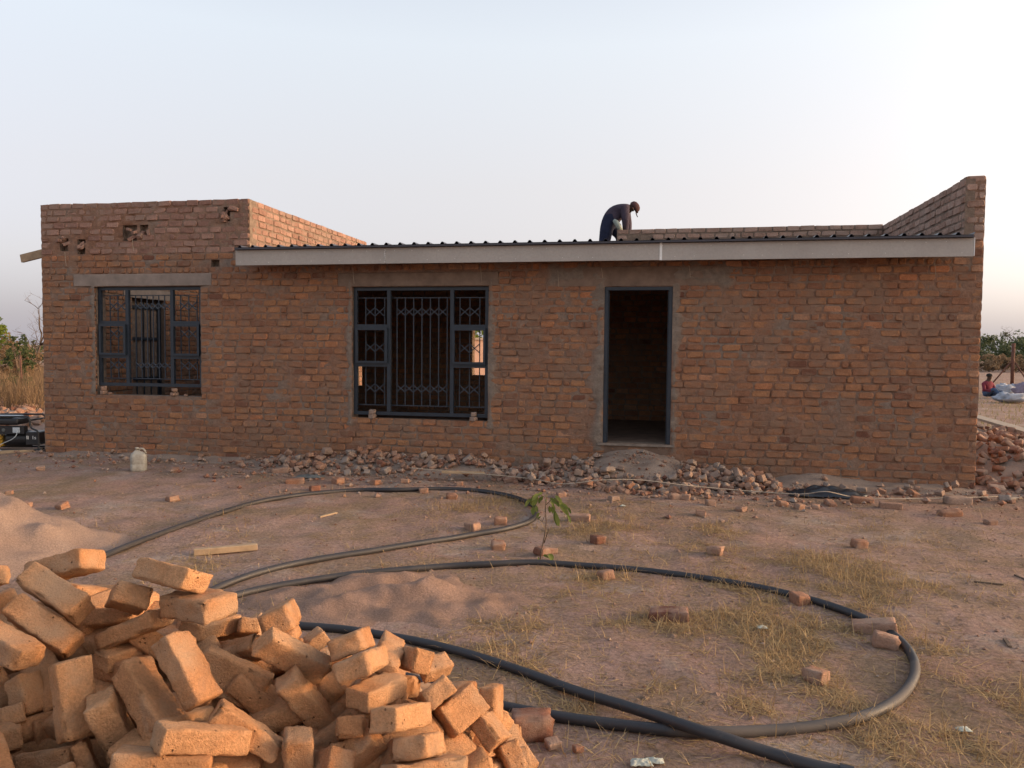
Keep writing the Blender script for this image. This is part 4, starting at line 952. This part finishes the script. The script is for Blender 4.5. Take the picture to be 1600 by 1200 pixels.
mb.tube([sp(852, 788, 0), sp(862, 776, -.03), sp(872, 782, -.04)], .003, 5); mb.tube([sp(853, 778, 0), sp(842, 770, -.02), sp(836, 772, -.03)], .003, 5)
mb.build('stem', M['bark'], sap, True)
r2 = random.Random(3)
LV = [((840, 769), (-.5, -.3, -.5), .10, .022), ((838, 771), (-.3, -.2, -.9), .11, .024), ((834, 776), (-.2, -.3, -.9), .10, .026), ((846, 768), (-.9, -.3, .2), .07, .018), ((830, 779), (.3, -.2, -.9), .09, .02), ((826, 778), (-.7, -.2, -.5), .08, .02), ((832, 789), (-.1, -.3, -1), .08, .024), ((844, 776), (-.2, -.2, -.9), .07, .016), ((842, 800), (-.6, -.3, -.7), .06, .014),
      ((858, 776), (.8, -.3, -.4), .10, .02), ((864, 777), (.6, -.3, -.7), .10, .022), ((868, 779), (.9, -.2, -.5), .12, .02), ((872, 786), (.9, -.2, -.6), .12, .02), ((880, 790), (.6, -.2, -.8), .09, .018), ((865, 795), (.15, -.2, -1), .15, .022), ((867, 798), (.3, -.3, -1), .13, .02), ((862, 785), (.2, -.3, -1), .08, .02), ((852, 772), (.2, -.5, .2), .06, .015),
      ((857, 864), (.5, -.6, -.5), .085, .034), ((842, 872), (-.4, -.4, -.1), .04, .012), ((876, 785), (.9, -.4, -.3), .1, .02), ((870, 776), (.4, -.4, -.6), .08, .018), ((884, 800), (.5, -.2, -.9), .10, .017), ((858, 790), (.1, -.3, -1), .07, .018), ((849, 868), (.7, -.5, .1), .06, .016)]
LV += [((xy[0] + r2.uniform(-7, 7), xy[1] + r2.uniform(-5, 7)), d, L * .8, W * .8) for xy, d, L, W in LV[:18]]
for (xy, d, L, W) in LV:
    mb = MB(); mb.tint = r2.random(); leaf(mb, sp(*xy, r2.uniform(-.06, .02)), Vector(d) + Vector((r2.uniform(-.25, .25), r2.uniform(-.3, .3), r2.uniform(-.2, .2))), L * .8, W * .72, Vector((r2.uniform(-.6, .6), -.8, .4)), fold=r2.uniform(.1, .6), droop=r2.uniform(.3, 1.1)); mb.build('leaf', M['leaf'], sap, True)
# ------------------------------------------------------------------ generator
M['gen_black'] = simple('black_enamel', (.016, .016, .018), rough=.4, var=.2, bs=0, spec=.5); M['gen_yellow'] = simple('yellow_enamel', (.42, .25, .04), rough=.5, var=.3, bs=0); M['gen_pale'] = simple('pale_tank_top', (.42, .46, .48), rough=.35, var=.15, bs=0, spec=.5)
gen = empty('portable_generator', G(12, 704), .06); tag(gen, 'black open frame generator with yellow engine at the left edge', 'generator')
mb = MB(); r_ = .014
for y in (-.22, .22):
    mb.tube(smooth_path([Vector(p) for p in ((-.42, y, .03), (-.42, y, .44), (-.40, y, .50), (-.34, y, .53), (.34, y, .535), (.42, y, .53), (.455, y, .48), (.47, y, .38), (.52, y, .34), (.56, y, .32), (.575, y, .26), (.575, y, .06), (.54, y, .03), (-.42, y, .03))], 4), r_, 8)
for x, z in ((-.42, .1), (-.40, .5), (.455, .48), (.575, .12), (.54, .03), (-.42, .03)): mb.tube([(x, -.22, z), (x, .22, z)], r_, 8)
mb.build('frame', M['gen_black'], gen, True)
mb = MB(); mb.box((-.36, -.18, .40), (.26, .18, .51)); o = mb.build('fuel_tank', M['gen_black'], gen); b_ = o.modifiers.new('b', 'BEVEL'); b_.width = .04; b_.segments = 3
mb = MB(); mb.box((-.36, -.17, .512), (.16, .17, .528)); o = mb.build('tank_cover', M['gen_pale'], gen); b_ = o.modifiers.new('b', 'BEVEL'); b_.width = .007
mb = MB(); mb.box((-.30, -.20, .27), (.36, -.10, .385)); pn = mb.build('control_panel', M['gen_black'], gen)
for x in (-.2, -.08, .06): 
    mb = MB(); mb.lathe([(.026, 0), (.026, .006), (.02, .008)], (0, 0, 0), 14); o = mb.build('socket', M['grey_plastic'], pn, loc=(x, -.2, .33)); o.rotation_euler = (math.pi / 2, 0, 0)
mb = MB(); mb.box((.20, -.212, .29), (.30, -.2005, .37)); mb.build('outlet_plate', M['gen_pale'], pn)
mb = MB(); mb.lathe([(.02, -.2), (.12, -.2), (.13, -.16), (.13, .12), (.1, .16), (.03, .18)], (0, 0, 0), 20); o = mb.build('alternator', M['gen_black'], gen, True, loc=(.22, 0, .18)); o.rotation_euler = (0, math.pi / 2, 0)
mb = MB(); mb.box((-.24, -.16, .06), (-.02, .14, .26)); o = mb.build('engine', M['gen_yellow'], gen); b_ = o.modifiers.new('b', 'BEVEL'); b_.width = .03; b_.segments = 2
mb = MB(); mb.lathe([(.02, -.03), (.09, -.03), (.1, 0), (.09, .03), (.03, .04)], (0, 0, 0), 18); o = mb.build('recoil_starter', M['gen_black'], gen, True, loc=(-.30, -.05, .17)); o.rotation_euler = (0, math.pi / 2, 0)
mb = MB(); mb.box((.37, -.19, .10), (.565, .10, .30)); o = mb.build('battery_box', M['gen_black'], gen); b_ = o.modifiers.new('b', 'BEVEL'); b_.width = .012
def text_mesh(s, size, mat, name, parent, loc, rot):
    cu = bpy.data.curves.new('t', 'FONT'); cu.body = s; cu.size = size; cu.extrude = .001; ob = bpy.data.objects.new('t', cu); COL.objects.link(ob)
    bpy.context.view_layer.update(); me = bpy.data.meshes.new_from_object(ob.evaluated_get(bpy.context.evaluated_depsgraph_get())); bpy.data.objects.remove(ob); me.materials.clear(); me.materials.append(mat)
    return place(name, me, loc, rot, parent=parent)
text_mesh('II  1s', .075, M['white'], 'lettering', o, (.385, -.1925, .19), (math.pi / 2, 0, 0))
mb = MB(); mb.tube(smooth_path([Vector(p) for p in ((.26, -.215, .33), (.28, -.25, .27), (.22, -.26, .2), (.05, -.25, .12), (.0, -.24, .06), (.06, -.25, .02))], 6), .006, 6); mb.build('cable', M['gen_pale'], gen, True)
mb = MB()
for x in (-.34, .46): mb.box((x, -.24, .0), (x + .05, -.19, .025)); mb.box((x, .19, 0), (x + .05, .24, .025))
mb.build('rubber_feet', M['gen_black'], gen)

# ------------------------------------------------------------------ people
M['skin'] = simple('skin', (.075, .04, .027), rough=.6, var=.1, bs=0); M['shirt'] = simple('worn_purple_shirt', (.062, .048, .066), var=.25, scale=12, bs=.6, bd=.02); M['trousers'] = simple('navy_trousers', (.022, .026, .052), var=.3, scale=12, bs=.5, bd=.02)
M['cap'] = simple('maroon_cap', (.07, .035, .035), var=.2, bs=0); M['patch'] = simple('pale_knee_cloth', (.27, .30, .26), var=.2, bs=.3); M['maroon'] = simple('maroon_shirt', (.17, .03, .045), var=.25, scale=8, bs=.4, bd=.02); M['jeans'] = simple('blue_jeans', (.06, .09, .15), var=.3, bs=.3); M['shoe'] = simple('dark_shoe', (.03, .025, .022), var=.2, bs=0)
def skin_body(name, verts, edges, radii, root, mats, pick, parent, sub=2):
    me = bpy.data.meshes.new(name); me.from_pydata([tuple(v) for v in verts], edges, []); ob = bpy.data.objects.new('tmp', me); COL.objects.link(ob)
    ob.modifiers.new('k', 'SKIN'); s = ob.modifiers.new('s', 'SUBSURF'); s.levels = sub; s.render_levels = sub
    sv = me.skin_vertices[0].data
    for i, r in enumerate(radii): sv[i].radius = (r, r) if not isinstance(r, tuple) else r; sv[i].use_root = (i == root)
    bpy.context.view_layer.update(); m2 = bpy.data.meshes.new_from_object(ob.evaluated_get(bpy.context.evaluated_depsgraph_get())); bpy.data.objects.remove(ob)
    m2.materials.clear()
    for m in mats: m2.materials.append(m)
    for p in m2.polygons: p.use_smooth = True; p.material_index = pick(p.center)
    m2.name = name; return place(name, m2, (0, 0, 0), parent=parent)
def hand(mb, w, d, side, r=.009):
    """palm and five bent fingers, closed over an edge"""
    d = Vector(d).normalized(); side = Vector(side).normalized(); n = d.cross(side)
    mb.hexa([w + side * a * .038 + n * b * .014 + d * c for c in (0, .09) for a, b in ((-1, -1), (1, -1), (1, 1), (-1, 1))])
    for k, L in enumerate((.068, .078, .074, .058)):
        b0 = w + d * .085 + side * (-.03 + .02 * k); mb.tube([b0, b0 + d * L * .5 + n * .012, b0 + d * L * .8 + n * .035, b0 + d * L * .85 + n * .055], [r, r * .95, r * .85, r * .7], 6)
    b0 = w + d * .03 - side * .035; mb.tube([b0, b0 + d * .035 - side * .022, b0 + d * .06 - side * .02 + n * .02], [r * 1.15, r, r * .8], 6)
def join_into(o, mb, mat_index):
    bm = bmesh.new(); bm.from_mesh(o.data); base = [bm.verts.new(v) for v in mb.v]
    for f in mb.f:
        try: nf = bm.faces.new([base[i] for i in f]); nf.material_index = mat_index; nf.smooth = True
        except ValueError: pass
    bm.to_mesh(o.data); bm.free()
# the builder bending over the wall on the roof
hipw = Vector((0, 0, EYE)) + ray(950, 346) * 13.62; feet = Vector((hipw.x, hipw.y, 2.99)); hz = hipw.z - 2.99
man = empty('person', feet, HA); tag(man, 'person in dark purple shirt and navy trousers bending over on the roof', 'person')
V = [(.02, 0, hz), (.12, 0, hz + .13), (.25, 0, hz + .22), (.35, 0, hz + .235), (.42, 0, hz + .215), (.44, 0, hz + .20),
     (.30, .17, hz + .18), (.35, .21, hz - .04), (.36, .13, hz - .28), (.30, -.17, hz + .18), (.32, -.21, hz - .04), (.32, -.11, hz - .27),
     (.04, .09, hz - .05), (.24, .11, hz - .27), (.12, .13, .09), (.28, .14, .04), (0, -.09, hz - .06), (-.06, -.11, hz - .44), (-.12, -.12, .09), (.04, -.13, .04)]
E_ = [(0, 1), (1, 2), (2, 3), (3, 4), (4, 5), (2, 6), (6, 7), (7, 8), (2, 9), (9, 10), (10, 11), (0, 12), (12, 13), (13, 14), (14, 15), (0, 16), (16, 17), (17, 18), (18, 19)]
rad = [.185, .185, .175, .075, .09, .095, .095, .07, .045, .095, .07, .045, .13, .095, .06, .045, .14, .10, .065, .045]
def pick(c):
    if c.z < .10: return 3
    if c.x > .335 and c.z > hz + .10 and abs(c.y) < .13: return 0
    if c.z < hz - .19 and c.x > .27: return 0
    if c.x < .13 - (c.z - hz) * .5 and c.z < hz + .09: return 2
    if c.z < hz - .1 and c.x < .2: return 2
    return 1
body = skin_body('body', V, E_, rad, 0, [M['skin'], M['shirt'], M['trousers'], M['shoe']], pick, man)
mb = MB(); hand(mb, Vector((.37, .13, hz - .27)), (.15, -.1, -1), (0, 1, 0)); hand(mb, Vector((.33, -.10, hz - .26)), (.2, .1, -1), (0, -1, 0)); join_into(body, mb, 0)
mb = MB(); mb.lathe([(.104, 0), (.106, .03), (.095, .07), (.06, .1), (.01, .112)], (0, 0, 0), 18); o = mb.build('cap', M['cap'], man, True, loc=(.44, 0, hz + .225)); o.rotation_euler = (0, 1.0, 0)
mb = MB(); mb.poly([(.09, -.07, .0), (.15, -.065, -.012), (.175, -.03, -.016), (.175, .03, -.016), (.15, .065, -.012), (.09, .07, 0), (.095, 0, .004)]); mb2 = mb.build('cap_peak', M['cap'], o, False); mb2.modifiers.new('s', 'SOLIDIFY').thickness = .012
for sgn in (-1, 1):
    mb = MB(); mb.lathe([(.004, -.02), (.02, -.012), (.022, 0), (.02, .012), (.004, .02)], (0, 0, 0), 8); o2 = mb.build('ear', M['skin'], man, True, loc=(.43, .095 * sgn, hz + .20))
mb = MB(); mb.lathe([(.004, -.02), (.016, -.012), (.018, 0), (.012, .014), (.004, .02)], (0, 0, 0), 8); mb.build('nose', M['skin'], man, True, loc=(.51, 0, hz + .15))
# pale rag hanging on his bent knee
mb = MB(); mb.tube([(.12, -.235, hz - .02), (.16, -.25, hz - .06), (.20, -.25, hz - .12), (.24, -.24, hz - .20)], [.03, .045, .048, .04], 10); mb.build('pale_rag', M['patch'], man, True)
# the one sitting on the ground far right
sitp = G(1541, 621); sit = empty('person', sitp, .3); tag(sit, 'person in maroon shirt sitting on the ground beyond the house corner', 'person')
V = [(0, 0, .13), (.02, 0, .34), (.03, -.02, .54), (.04, -.05, .64), (.04, -.07, .74), (.04, -.08, .80), (-.17, -.02, .50), (-.24, -.12, .28), (-.1, -.3, .26), (.22, -.02, .50), (.29, -.1, .28), (.12, -.3, .25),
     (-.1, -.05, .12), (-.16, -.46, .34), (-.14, -.72, .07), (-.14, -.86, .06), (.1, -.05, .12), (.2, -.48, .22), (.16, -.8, .07), (.16, -.93, .08)]
rad = [.15, .14, .14, .06, .085, .085, .07, .05, .04, .07, .05, .04, .1, .075, .055, .045, .1, .075, .055, .045]
def pick2(c):
    if c.y < -.74: return 3
    if c.z > .60: return 0
    if c.z < .22 or c.y < -.36: return 2
    return 1
body = skin_body('body', V, E_, rad, 0, [M['skin'], M['maroon'], M['jeans'], M['shoe']], pick2, sit)
mb = MB(); hand(mb, Vector((-.1, -.29, .26)), (.3, -1, -.3), (1, 0, 0)); hand(mb, Vector((.12, -.29, .25)), (-.3, -1, -.3), (-1, 0, 0)); join_into(body, mb, 0)
mb = MB(); mb.lathe([(.09, -.03), (.1, .0), (.09, .05), (.05, .08), (.008, .09)], (0, 0, 0), 14); mb.build('hair', M['shoe'], sit, True, loc=(.04, -.06, .80))
# sacks beside them
M['sack'] = simple('pale_sack', (.33, .34, .37), var=.3, scale=6, bs=.6, bd=.03); M['sack_pink'] = simple('mauve_sack', (.25, .20, .24), var=.2, scale=6, bs=.6, bd=.03)
def sack(p, sx, sy, sz, mat, label, seed):
    mb = MB(); n = 22; rings = []
    for j in range(13):
        ph = math.pi * j / 12; ring = []
        for k in range(n):
            a = 6.2832 * k / n; v = Vector((math.sin(ph) ** .7 * math.cos(a), math.sin(ph) ** .7 * math.sin(a), -math.cos(ph)))
            f = 1 + .38 * noise.noise(v * 1.9 + Vector((seed, 0, 0))) + .2 * noise.noise(v * 4 + Vector((seed, 3, 0))); ring.append(mb.vert((v.x * sx * f, v.y * sy * f, max(-.0, (v.z * .5 + .5) * sz * f))))
        rings.append(ring)
    for j in range(12):
        for k in range(n): mb.face((rings[j][k], rings[j][(k + 1) % n], rings[j + 1][(k + 1) % n], rings[j + 1][k]))
    tag(mb.build('woven_sack', M[mat], smooth=True, loc=p), label, 'sack')
sack(G(1569, 618), .42, .4, .42, 'sack', 'pale blue sack slumped beside the sitting person', 1)
sack(G(1580, 630), .5, .35, .30, 'sack', 'whitish sack lying lowest in front of the other sacks', 2)
sack(G(1590, 618), .5, .4, .42, 'sack', 'whitish sack below the rusty braced post', 3)
sack(G(1604, 624), .4, .4, .55, 'sack_pink', 'mauve sack at the right picture edge', 4)
# rusty braced corner post
bp = G(1581, 607); post = empty('fence_post', bp); tag(post, 'rusty steel corner post with two slanting braces', 'fence post')
mb = MB(); mb.tube([(0, 0, -.1), (0, 0, 2.1)], .075, 10); mb.build('post', M['rust'], post, True)
for dx, dy in ((-.95, .3), (.8, -.3)): mb = MB(); mb.tube([(dx, dy, -.05), (0, 0, 1.35)], .035, 8); mb.build('brace', M['rust'], post, True)
for x, y, h, r__, mat, label in ((33, 620, 1.25, .03, 'rust', 'thin dark post standing in the dry growth at far left'), (27, 600, 1.3, .04, 'timber_old', 'pale wooden post behind the thin dark one')):
    p = G(x, y); mb = MB(); mb.tube([(0, 0, -.1), (.02, 0, h * .5), (.0, 0, h)], [r__, r__, r__ * .9], 8); tag(mb.build('fence_post', M[mat], smooth=True, loc=p), label, 'fence post')
# ------------------------------------------------------------------ vegetation
def blob_dir(r2):
    while True:
        v = Vector((r2.uniform(-1, 1), r2.uniform(-1, 1), r2.uniform(-1, 1)))
        if .05 < v.length < 1: return v
def leafy(name, p, rx, ry, h, n, ls, mat, label, cat, group, seed, trunk=.25, clump=14):
    e = empty(name, p); tag(e, label, cat, group); r2 = random.Random(seed)
    mb = MB(); th = h * trunk
    limbs = []
    mb.tube([(0, 0, -.1), (r2.uniform(-.1, .1), 0, th * .6), (0, 0, th + h * .15)], [h * .03, h * .025, h * .018], 7)
    for k in range(6):
        a = r2.uniform(0, 6.28); q = Vector((math.cos(a) * rx * .6, math.sin(a) * ry * .6, th + (h - th) * r2.uniform(.3, .75)))
        mb.tube([(0, 0, th * .8), q * .5 + Vector((0, 0, th * .35)), q], [h * .015, h * .011, h * .005], 5)
    mb.build('trunk', M['bark'], e, True)
    mb = MB(); cl = []
    for k in range(clump * 5):
        v = blob_dir(r2); v = v.normalized() * (v.length ** .4); f = 1 + .45 * noise.noise(v * 1.6 + Vector((seed * 1.7, 0, 0)))
        cl.append((Vector((v.x * rx * f, v.y * ry * f, th + (h - th) * (.5 + .5 * v.z * f))), r2.uniform(.12, .3) * min(rx, h * .6), r2.random()))
    for k in range(n):
        c, s, tn = r2.choice(cl); v = blob_dir(r2) * s; q = c + v
        if q.z < .05: q.z = .05 + r2.random() * .2
        d = blob_dir(r2).normalized(); u = d.orthogonal().normalized(); l = ls * r2.uniform(.6, 1.4); mb.tint = min(1, max(0, tn * .7 + r2.random() * .3))
        mb.poly((q - d * l * .5, q + u * l * .3, q + d * l * .5, q - u * l * .3))
    mb.build('crown', M[mat], e); return e
gr = 'bushes beyond the field on the right'
r2 = random.Random(77)
BL = ['dark green bush directly beside the house\'s right edge in the distance', 'tallest dark green bush behind the rusty post\'s left brace', 'dark green bush at the right picture edge behind the rusty post']
for k, (px, Y, h, w) in enumerate([(1548, 75, 3.1, 2.6), (1575, 80, 3.6, 2.6), (1612, 70, 2.9, 2.4), (1660, 78, 3.4, 3.0), (1715, 72, 3.0, 3.0), (1500, 85, 3.2, 3.2), (1435, 82, 3.0, 3.4), (1370, 86, 3.3, 3.4)]):
    d = ray(px, 552); p = Vector((d.x / d.y * Y, Y, 0)); leafy('bush', on(p), w, w, h, 2600, .26, 'bush', BL[k] if k < 3 else 'dark green bush continuing the row past the picture\'s right side', 'bush', gr, 500 + k, .08)
DL = ['low dry brown bush at the row\'s foot beside the house edge', 'low dry brown bush right behind the rusty braced post', 'low dry brown bush beyond the right picture edge']
for k, (px, Y, h, w) in enumerate([(1545, 66, 1.5, 2.2), (1590, 64, 1.4, 2.6), (1640, 66, 1.6, 2.6)]):
    d = ray(px, 552); p = Vector((d.x / d.y * Y, Y, 0)); leafy('dry_bush', on(p), w, w * .6, h, 1500, .22, 'bush_dry', DL[k], 'bush', 'dry bushes at right', 520 + k, .05)
def bare_tree(p, h, seed, label, lean=0):
    e = empty('bare_tree', p); tag(e, label, 'tree'); r3 = random.Random(seed); mb = MB(); tw = MB()
    def br(mb_, a, d, L, r, lv):
        pts = [a]; dd = d.copy()
        for k in range(4): dd = (dd + Vector((r3.gauss(0, .16), r3.gauss(0, .16), r3.gauss(.03, .08)))).normalized(); pts.append(pts[-1] + dd * L / 4)
        mb_.tube(pts, [r, r * .85, r * .7, r * .55, r * .35], 5)
        if lv < 4:
            for k in range(3 if lv else 7):
                i = r3.choice((1, 2, 3, 4)); s = Vector((r3.gauss(0, 1), r3.gauss(0, 1), r3.uniform(.1, .8))).normalized(); br(tw, pts[i], (dd * .35 + s).normalized(), L * r3.uniform(.5, .7), r * .45, lv + 1)
    br(mb, Vector((0, 0, -.1)), Vector((lean, 0, 1)).normalized(), h * .62, h * .022, 0)
    mb.build('trunk', M['bark'], e, True); tw.build('crown', M['bark'], e, True)
def lp(px, Y): d = ray(px, 540); return on(Vector((d.x / d.y * Y, Y, 0)))
bare_tree(lp(52, 36), 3.7, 4, 'leafless grey tree standing behind the dry growth at far left')
bare_tree(lp(1590, 78), 4.6, 9, 'leafless treetop rising above the right bush row')
leafy('lime_tree', lp(-12, 34), .62, .8, 2.75, 2000, .13, 'bush_lime', 'bright lime green tree at the left picture edge', 'tree', None, 601, .2)
leafy('bush', lp(30, 30), .38, .5, 2.1, 1500, .09, 'bush', 'dark green shrub in front of the leafless tree', 'bush', None, 602, .15)
leafy('dry_bush', lp(10, 31), 1.1, .8, 1.75, 2200, .11, 'bush_dry', 'tangled brown dry bush left of the dark green shrub', 'bush', None, 603, .1)
leafy('low_shrub', lp(14, 23.5), .85, .5, .62, 1500, .08, 'bush', 'low green shrub at the foot of the dry growth', 'bush', None, 604, .05)
for k, (px, Y, h, w) in enumerate([(-60, 36, 2.2, 1.6), (-130, 40, 2.6, 2.0), (60, 55, 1.8, 2.4), (-20, 60, 2.0, 3.2), (110, 58, 1.9, 2.6)]):
    leafy('dry_bush', lp(px, Y), w, w, h, 1500, .16, 'bush_dry' if k % 2 else 'bush', 'hazy bush far behind at the left', 'bush', 'bushes far left', 620 + k, .1)
# grasses: blades as real strips
def blades(name, spots, mat, label, cat, seg=2, wd=.0022):
    mb = MB(); r3 = random.Random(len(spots))
    for (p, L, lie, w) in spots:
        a = r3.uniform(0, 6.28); d = Vector((math.cos(a) * lie, math.sin(a) * lie, max(.06, 1 - lie))).normalized(); s = Vector((-math.sin(a), math.cos(a), r3.uniform(-.3, .3))).normalized() * w; mb.tint = r3.random()
        row = None; q = p.copy()
        for k in range(seg + 1):
            t = k / seg; f = 1 - t * .85; cur = (mb.vert(q - s * f), mb.vert(q + s * f))
            if row: mb.face((row[0], row[1], cur[1], cur[0]))
            row = cur; d = (d + Vector((r3.uniform(-.12, .12), r3.uniform(-.12, .12), -.28 * lie - .1))).normalized(); q = q + d * L / seg
            q.z = max(q.z, gz(q.x, q.y) + .004) if mat == 'straw' else q.z
    return tag(mb.build(name, M[mat]), label, cat, kind='stuff')
r3 = random.Random(12); spots = []
def dens(x, y):
    """how thick the dry grass grows, read off the photograph"""
    d = 0
    for px, py, sx, sy, w in GP:
        c = GC[(px, py)]; d += w * math.exp(-((x - c.x) / sx) ** 2 - ((y - c.y) / sy) ** 2)
    n_ = noise.noise((x * 1.6, y * 1.6, 5.5)) * .9 + noise.noise((x * 5.0, y * 5.0, 2.5)) * .8 + noise.noise((x * 13, y * 13, 6.5)) * .4
    return d * (.06 + 2.2 * max(0, n_ + .12) ** 1.3)
GP = [(1050, 960, 1.0, .9, 1.0), (1230, 960, .8, .8, .9), (930, 905, .7, .35, .8), (1200, 900, 1.2, .5, .2), (1250, 1100, 1.0, .5, .55), (900, 1160, .8, .4, .7), (1500, 1150, .9, .5, .6), (1560, 1060, .6, .6, .35), (1100, 1180, .9, .3, .7), (1320, 900, 1.0, .5, .2), (800, 1000, .6, .5, .45), (760, 790, .6, .5, .25), (1000, 830, 1.2, .8, .32), (900, 790, 1.0, .5, .2), (700, 860, 1.4, .8, .08), (1450, 840, 1.5, 1.2, .12), (250, 800, 1.5, 1.2, .10), (300, 900, 1.0, .6, .25)]
GC = {(a, b): ground(a, b) for a, b, *_ in GP}
t = 0
while len(spots) < 40000 and t < 900000:
    t += 1; x = r3.uniform(-4, 4.8); y = r3.uniform(2.4, 9.5)
    if r3.random() < dens(x, y) * .95: spots.append((Vector((x, y, gz(x, y) + .002)), r3.uniform(.03, .13), min(.98, abs(r3.gauss(.80, .28))), r3.uniform(.0013, .0030)))
for k in range(420):                                            # odd long stalks
    x = r3.uniform(-1, 3.6); y = r3.uniform(2.8, 6.2)
    if r3.random() < dens(x, y) * 1.5: spots.append((Vector((x, y, gz(x, y) + .004)), r3.uniform(.12, .30), r3.uniform(.5, .97), .0022))
blades('dry_grass', spots, 'straw', 'short straw coloured dry grass matted on the yard', 'grass', 3)
spots = []
for k in range(9000):
    p = ground(r3.uniform(-70, 75), 540 + 1956 / r3.uniform(19, 45)); spots.append((on(p), r3.uniform(.5, 1.15) * (1.0 if p.x > -14 else .7), r3.uniform(.05, .45), .008))
blades('tall_dry_grass', spots, 'straw_tall', 'tall dry reddish grass beyond the generator', 'grass', 3)
spots = []
for k in range(9000):
    w = H(r3.uniform(12.8, 34), r3.uniform(4.5, 24)); spots.append((on(w), r3.uniform(.06, .22), r3.uniform(.2, .7), .010))
blades('field_grass', spots, 'greengrass', 'yellow green grass beyond the rubble bank on the right', 'grass', 2)
# gravel and crumbs on the yard
mb = MB(); rk = random.Random(8)
for k in range(9000):
    if k < 3500: x = rk.uniform(-4.5, 5.5); y = rk.uniform(2.6, 9.8)
    else: w = H(rk.uniform(-.3, 13.2), -abs(rk.gauss(.5, .7))); x, y = w.x, w.y
    if k >= 3500:
        hx, hy = loc_h(Vector((x, y, 0)))
        if (hx < 3.6 or hx > 10.8) and rk.random() < .7: continue
    s = min(.035 if k >= 3500 else .015, rk.expovariate(1 / (.006 if k >= 3500 else .0035)) + .003) * (1 if k < 3500 else 1.7); mb.tint = rk.random(); z = gz(x, y)
    if k >= 3500:
        hx, hy = loc_h(Vector((x, y, 0))); z += heap_z(hx, hy, hdoor, 1.15) if 7.2 < hx < 10.6 else heap_z(hx, hy, hleft, 1.0) if 3.4 < hx < 7.6 else .02
    c = Vector((x, y, z + s * .3)); v = [c + Vector((rk.uniform(.6, 1.2) * s * a, rk.uniform(.6, 1.2) * s * b, rk.uniform(.4, .8) * s * d)) for a, b, d in ((1, 0, 0), (0, 1, 0), (-1, 0, 0), (0, -1, 0), (.1, .1, 1), (0, 0, -1))]
    i = [mb.vert(p) for p in v]
    for a in range(4): mb.face((i[a], i[(a + 1) % 4], i[4])); mb.face((i[(a + 1) % 4], i[a], i[5]))
tag(mb.build('gravel', M['rubble']), 'small stones and brick crumbs over the yard', 'gravel', kind='stuff')
mb = MB()
for k in range(9000):                                          # clods of the yard's own soil
    x = rk.uniform(-4.5, 6); y = rk.uniform(2.6, 10.2)
    if noise.noise((x * .9, y * .9, 21.0)) + .5 * noise.noise((x * 3, y * 3, 22.0)) < rk.uniform(-.5, .5): continue
    s = min(.024, rk.expovariate(1 / .005) + .004); c = Vector((x, y, gz(x, y)))
    i = [mb.vert(c + Vector((rk.uniform(.7, 1.3) * s * a, rk.uniform(.7, 1.3) * s * b, s * d * rk.uniform(.5, .8)))) for a, b, d in ((1, 0, 0), (.3, .9, 0), (-.8, .5, 0), (-.8, -.6, 0), (.3, -.9, 0), (.1, .1, 1))]
    for a in range(5): mb.face((i[a], i[(a + 1) % 5], i[5]))
tag(mb.build('soil_clods', M['earth']), 'clods of dry soil over the yard', 'soil', kind='stuff')
# what shows through the back windows: a sunlit outbuilding and a tree
M['pinkwall'] = simple('plastered_wall', (.36, .23, .18), var=.15, scale=5)
ob = empty('outbuilding', H(1.6, 15.0), math.radians(38)); tag(ob, 'pinkish plastered outbuilding glimpsed through the larger window', 'building')
mb = MB(); mb.box((-2.2, -2.2, -.1), (2.2, 2.2, 1.9)); mb.build('wall', M['pinkwall'], ob)
mb = MB(); mb.box((-2.28, -2.28, 1.9), (2.28, 2.28, 1.97)); mb.build('roof', M['concrete'], ob)
mb = MB(); mb.box((2.201, -.5, 0), (2.23, .4, 1.8)); mb.build('door', M['rust'], ob)
leafy('green_tree', H(1.2, 24), 2.4, 2.4, 4.4, 3000, .2, 'bush_lime', 'green treetop glimpsed through the larger window', 'tree', None, 700, .25)
